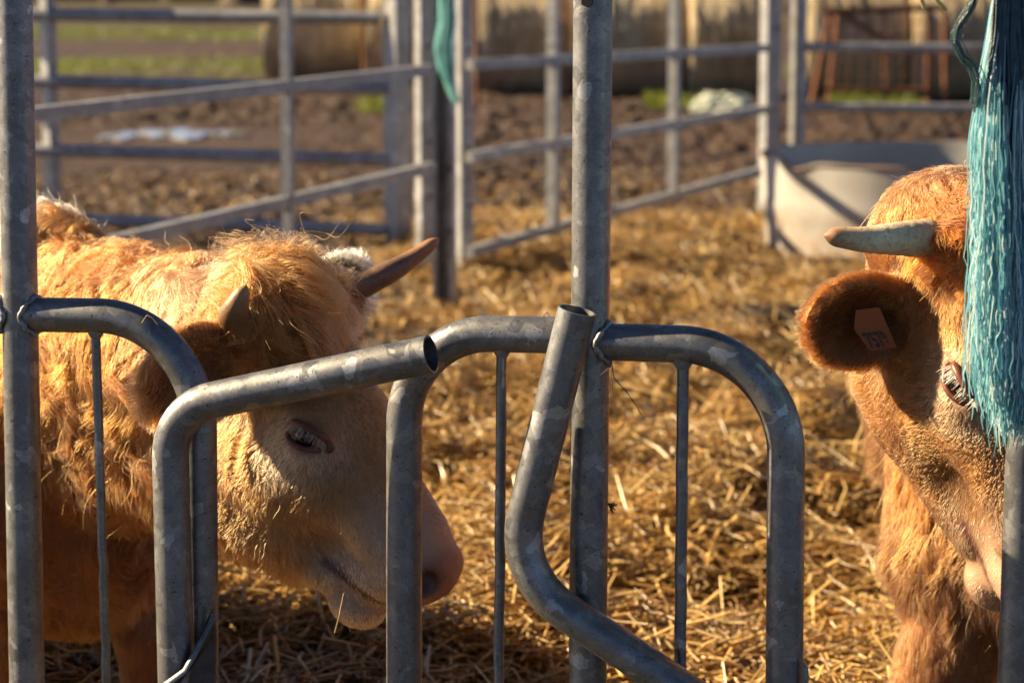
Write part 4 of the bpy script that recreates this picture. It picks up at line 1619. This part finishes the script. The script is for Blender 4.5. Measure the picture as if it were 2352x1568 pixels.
def right_cow():
    base, fwd = (1.01, 4.80), (-.08, -.99)
    pr, legs, hooves, q, F, L = body_prims(base, fwd, H2, .225, .08)
    pr.append((q(.12, -.10, .56), q(.10, -.20, .26), .13, .085, .06))
    b1 = P(2118, 745, 4.16); t1 = P(1838, 728, 4.10)
    b2 = H2((.055, .115, -.10))
    ears = [dict(side=-1, base=H2.inv(b1), dir=to_head(H2, t1 - b1), open=to_head(H2, (-.10, -.92, -.30)), len=.195, wid=.088),
            dict(side=1, base=H2.inv(b2), dir=(-.15, .95, -.05), open=to_head(H2, (.3, -.9, -.2)), len=.19, wid=.080)]
    tf = skin_tint((.15, .06, .018), (.36, .15, .10), None)
    cow, V, Nv, Q = finish_cow('cow', 'orange-brown cow facing the barrier behind the turquoise twine, numbered tag in its ear', H2, pr, legs,
                               (.25, 3.55, -.03), (1.95, 6.35, 1.45), .0072, ears, None, tf, None, 0, 0, (base[0], base[1], 0), 2, None)
    add_hooves(cow, hooves, F)
    hp = H2.inv(V)
    inhead = (hp[:, 0] > -.08) & (hp[:, 2] > -.36)
    ins, rim = ear_setup(V, hp, ears)
    wg = np.where(V[:, 1] > 5.2, .2, 1.0)
    hw = head_weights(hp)
    wg = np.where(inhead, np.where(hp[:, 0] > .12, 2.3, 1.6) * hw, wg)
    wg = wg * (1 - .5 * ins) + rim * 1.2
    wg[V[:, 2] < .10] = 0
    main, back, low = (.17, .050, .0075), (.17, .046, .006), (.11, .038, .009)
    top, face, pale = (.18, .042, .004), (.21, .070, .013), (.48, .26, .12)
    an = head_anchors(H2, (.24, .078, .014), top, face, pale, .060, .018, .4)
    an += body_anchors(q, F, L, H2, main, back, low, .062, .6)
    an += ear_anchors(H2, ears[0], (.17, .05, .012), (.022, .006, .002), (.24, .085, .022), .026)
    an += ear_anchors(H2, ears[1], (.34, .15, .06), (.20, .085, .04), (.60, .38, .2), .034)
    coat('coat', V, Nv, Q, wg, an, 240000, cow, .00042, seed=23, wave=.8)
    eye(cow, H2, -1); eye(cow, H2, 1)
    hb = H2((-.005, -.095, -.02))
    hm = horn_mat('horn_pale', None, None, None, .6)
    Yb = hb[1]
    horn(cow, [P(2150, 548, Yb + .01), P(2070, 548, Yb - .03), P(1985, 550, Yb - .055), P(1893, 541, Yb - .07)], .0325, .0135,
         [(.50, .36, .21), (.86, .69, .46), (.36, .16, .08)], hm)
    hb2 = H2((-.005, .095, -.02))
    horn(cow, [hb2, hb2 + M2 @ np.array([.02, .08, .02]), hb2 + M2 @ np.array([.05, .14, .05]), hb2 + M2 @ np.array([.09, .19, .08])], .0325, .0125,
         [(.50, .36, .21), (.86, .69, .46), (.36, .16, .08)], hm)
    # numbered ear tag, hanging inside the right ear
    Yt = ears[0]['c'][1] - .030
    TAGM = mat_simple('orange_tag_plastic', [(.3, (.22, .048, .005)), (.7, (.27, .064, .008))], 20, .4, None)
    INK = mat_simple('tag_ink', [(.3, (.01, .008, .008)), (.7, (.03, .02, .02))], 20, .5, None)
    cs = [P(x, y, Yt) for x, y in ((1966, 712), (1961, 755), (1998, 806), (2060, 798), (2042, 756), (2020, 706))]
    tg = MB().prism(cs, np.array([0, .003, 0])).build('ear_tag', TAGM, cow, False)
    fc = bpy.data.curves.new('tag_number', 'FONT')
    fc.body = '7578'
    fc.size = 1.0
    fc.offset = .028
    fo = bpy.data.objects.new('tag_number', fc)
    C.objects.link(fo)
    dg = bpy.context.evaluated_depsgraph_get()
    me = bpy.data.meshes.new_from_object(fo.evaluated_get(dg))
    C.objects.unlink(fo); bpy.data.objects.remove(fo)
    v = np.array([p.co[:] for p in me.vertices])
    v[:, :2] -= v[:, :2].min(0); v[:, :2] /= v[:, :2].max(0)
    o0 = P(2000, 802, Yt - .0012); ex = P(2057, 795, Yt - .0012) - o0; ey = P(1972, 764, Yt - .0012) - o0
    W = o0 + ex * (.06 + .88 * v[:, :1]) + ey * (.04 + .92 * v[:, 1:2])
    me.vertices.foreach_set('co', np.ascontiguousarray(W, np.float32).ravel())
    me.update()
    me.materials.clear()
    lt = bpy.data.objects.new('tag_number', me)
    me.materials.append(INK)
    C.objects.link(lt)
    lt.parent = tg
    lt.location = (0, 0, 0)
    # tg's own origin sits at minus the cow's location in the cow's space, i.e. the world origin
    return cow


right_cow()

# ------------------------------------------------------------------ turquoise twine
def twine_bundle():
    top = P(2296, -330, 3.66)
    root = empty('twine_bundle', top, 'frayed bundle of turquoise baler twine hanging in front of the right cow', 'twine')
    K, per, n = 78, 54, 48
    N = K * per
    s = np.linspace(0, 1, n)
    Yc = 3.66
    yu, yv = rng.uniform(-1, 1, K), rng.uniform(-1, 1, K)
    yend = 905 + 55 * rng.normal(0, .6, K) - 50 * np.abs(yu) ** 3
    k_ = np.repeat(np.arange(K), per)
    u, v = yu[k_], yv[k_]
    bot_y = yend[k_] + rng.normal(0, 36, N) - 170 * (rng.random(N) < .18) * rng.random(N)
    ycs = -330 + (bot_y[:, None] + 330) * s
    hw = np.interp(ycs, [-330, -100, 0, 200, 330, 600, 860, 980], [14, 30, 52, 84, 92, 80, 76, 62])
    cx_ = np.interp(ycs, [-330, 0, 330, 600, 860, 980], [2326, 2334, 2336, 2336, 2336, 2334])
    fray = np.interp(ycs, [-330, 60, 330, 900], [.03, .06, .13, .22])
    fu, fv = rng.normal(0, 1, (N, 1)), rng.normal(0, 1, (N, 1))
    yw = np.cumsum(rng.normal(0, 1.0, (K, n)), 1)[k_]
    kink = rng.normal(0, 2.4, (N, n)) * np.clip((ycs - 250) / 300, 0, 1)
    wob = np.cumsum(rng.normal(0, 1.7, (N, n)), 1) * np.clip((ycs - 150) / 500, 0, 1)
    px = cx_ + hw * (u[:, None] * .86 + fray * fu) + yw * .9 + wob + kink
    stray = rng.random(N) < .02
    px[stray] += rng.normal(0, 14, stray.sum())[:, None] * s ** 2 + np.cumsum(rng.normal(0, 3.2, (stray.sum(), n)), 1) * s
    dep = Yc + (.050 * hw / 90) * (v[:, None] * np.sqrt(np.maximum(0, 1 - .75 * u[:, None] ** 2)) + fray * 1.2 * fv) + np.cumsum(rng.normal(0, .0011, (N, n)), 1) * s
    d = F_[None, None] + R_[None, None] * ((px - CX) / FPX)[..., None] + U_[None, None] * ((CY - ycs) / FPX)[..., None]
    pts = CAM + d * (dep / d[..., 1])[..., None]
    t = np.clip(rng.random(K)[k_] * .35 + rng.random(N) * .75 - .05, 0, 1)[:, None]
    col = np.array([.012, .19, .29]) * (1 - t) + np.array([.40, .80, .86]) * t
    wh = rng.random(N) < .28
    col[wh] = np.array([.80, .95, .92])
    rad = np.full(n, .00074) * rng.uniform(.6, 1.15, (N, 1)) * np.ones((N, n)); rad[:, -1] = .0004
    strands('fringe', pts, rad, col.clip(.001, .95), TWINE, root)
    # the unfrayed core strings, dark colour painting in the shade over the bundle's top
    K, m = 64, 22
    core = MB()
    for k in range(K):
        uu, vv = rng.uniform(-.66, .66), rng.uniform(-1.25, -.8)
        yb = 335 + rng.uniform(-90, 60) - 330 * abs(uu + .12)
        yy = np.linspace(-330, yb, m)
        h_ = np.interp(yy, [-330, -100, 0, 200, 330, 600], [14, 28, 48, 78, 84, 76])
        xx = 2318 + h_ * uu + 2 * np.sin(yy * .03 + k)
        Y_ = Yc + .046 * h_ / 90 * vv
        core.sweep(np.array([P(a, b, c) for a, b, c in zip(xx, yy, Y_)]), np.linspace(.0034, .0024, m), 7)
    CORE = mat_simple('shade_dark_twine', [(.3, (.010, .022, .030)), (.7, (.03, .075, .095))], 70, .45, (.6, .002, 300))
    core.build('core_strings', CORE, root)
    # one string loops off to the left at the top
    lp = [(2330, -330), (2252, -40), (2232, 10), (2200, 62), (2192, 95), (2208, 130), (2232, 152), (2244, 190), (2240, 240)]
    q = np.array([P(a, b, Yc - .035) for a, b in lp])
    tt = np.linspace(0, len(q) - 1.001, 50); i = tt.astype(int); f = (tt - i)[:, None]
    f = f * f * (3 - 2 * f)
    ln_ = q[i] * (1 - f) + q[i + 1] * f
    M_ = 26
    off = rng.normal(0, .0026, (M_, 1, 3)) * (.5 + np.linspace(0, 1.2, 50))[None, :, None]
    strands('loose_string', ln_[None] + off + np.cumsum(rng.normal(0, .0004, (M_, 50, 3)), 1), np.full(50, .0007), np.tile([[.05, .10, .11]], (M_, 1)) * rng.uniform(.5, 1.4, (M_, 1)), TWINE, root)
    kn = MB()
    for k in range(3):
        a = np.linspace(0, 2 * np.pi, 25)
        kn.sweep(np.stack([top[0] + .022 * np.cos(a), top[1] + .022 * np.sin(a), top[2] + .02 + .01 * k + .004 * np.sin(2 * a)], -1), .006, 8)
    kn.sweep(line(top + [0, 0, .03], down_to(top, 1.96), 8), .007, 8)
    kn.build('binding', CORE, root)


twine_bundle()


def far_twine():
    Y = 11.38
    top = P(1022, -60, Y)
    root = empty('twine_strand', top, 'short turquoise twine tied round the grey channel post in the middle distance', 'twine')
    N, n = 110, 16
    s = np.linspace(0, 1, n)
    u = rng.uniform(-1, 1, N)
    end = np.where(rng.random(N) < .25, 236, 150 + 40 * rng.random(N))
    y = -60 + (end[:, None] + 60) * s
    hw = np.interp(y, [-60, 40, 120, 165, 240], [17, 13, 17, 7, 3])
    cx_ = np.interp(y, [-60, 40, 100, 165, 205, 240], [1022, 1026, 1018, 1020, 1034, 1050])
    x = cx_ + hw * u[:, None] + np.cumsum(rng.normal(0, 1.2, (N, n)), 1)
    d = F_ + R_ * ((x - CX) / FPX)[..., None] + U_ * ((CY - y) / FPX)[..., None]
    dep = Y - .01 + rng.normal(0, .012, (N, 1))
    pts = CAM + d * (dep / d[..., 1])[..., None]
    t = rng.random((N, 1))
    strands('fringe', pts, np.full(n, .0022), np.array([.02, .22, .26]) * (1 - t) + np.array([.40, .78, .74]) * t, TWINE, root)
    a = np.linspace(0, 2 * np.pi, 25)
    c = P(1020, -40, 11.5)
    MB().sweep(np.stack([c[0] + .062 * np.cos(a), c[1] + .058 * np.sin(a), c[2] + 0 * a], -1), .008, 8).build('binding', mat_simple('turquoise_twine', [(.3, (.08, .30, .32)), (.7, (.3, .6, .56))], 80, .45, None), root)


far_twine()

# ------------------------------------------------------------------ loose stalks caught on things
DRY = mat_simple('dry_stalk', [(.3, (.26, .15, .06)), (.7, (.55, .38, .16))], 60, .6, None)
DARKDRY = mat_simple('dark_dry_stalk', [(.3, (.06, .035, .02)), (.7, (.17, .10, .05))], 60, .7, None)


def stalk(px, off, r, mat, label, Y=None):
    pts = np.array([FP(x, y, off) if Y is None else P(x, y, Y) for x, y in px])
    t = np.linspace(0, len(pts) - 1.001, max(8, 6 * len(pts))); i = t.astype(int); f = (t - i)[:, None]
    q = pts[i] * (1 - f) + pts[i + 1] * f
    o = MB().sweep(q, np.linspace(r, r * .7, len(q)), 7, squash=(1, .55)).build('straw_stalk', mat)
    return tag(o, label, 'straw stalk', 'stalks caught on the metalwork')


stalk([(1404, 826), (1410, 868), (1440, 900), (1462, 932), (1474, 954)], .028, .0016, DARKDRY, 'longest brown stalk hanging under the weld right of the central post')
stalk([(1402, 828), (1406, 880), (1412, 935), (1419, 972)], .03, .0011, DARKDRY, 'thin straight dark stalk hanging under the weld of the central post')
stalk([(1403, 840), (1392, 852), (1378, 862)], .03, .0009, DARKDRY, 'tiny dark wisp pointing left under the central weld')
stalk([(326, 742), (338, 724), (350, 730), (362, 745)], .03, .0012, DRY, 'bent pale stalk lying on top of the left arch')
stalk([(1247, 728), (1256, 716), (1262, 726)], .03, .0010, DRY, 'tiny bent straw on top of the middle arch')
stalk([(790, 1362), (779, 1415), (769, 1452)], None, .0024, DRY, 'pale straw dangling from the left cow\'s mouth', 4.17)
stalk([(2306, -210), (2220, -130), (2140, -70), (2114, -20), (2118, 4), (2124, 20)], None, .0045, DRY, 'short broad straw blade poking down at the top edge left of the twine', 3.7)
stalk([(2310, -190), (2230, -100), (2150, -50), (2142, -20), (2154, 4), (2172, 26)], None, .0045, DRY, 'slanted broad straw blade at the top edge beside the twine', 3.7)
stalk([(886, -10), (880, 40), (868, 82)], None, .008, DRY, 'yellow straw blade stuck to the end post of the round-railed panel', 13.8)
cl = MB()
c0 = FP(1404, 1162, .02)
for k in range(14):
    d = unit(rng.normal(size=3)) * rng.uniform(.004, .012)
    cl.sweep(line(c0 - d * .4, c0 + d, 3), .0012, 5)
tag(cl.build('straw_stalk', DARKDRY), 'small dark tuft of chaff stuck on the right side of the central post', 'straw stalk', 'stalks caught on the metalwork')
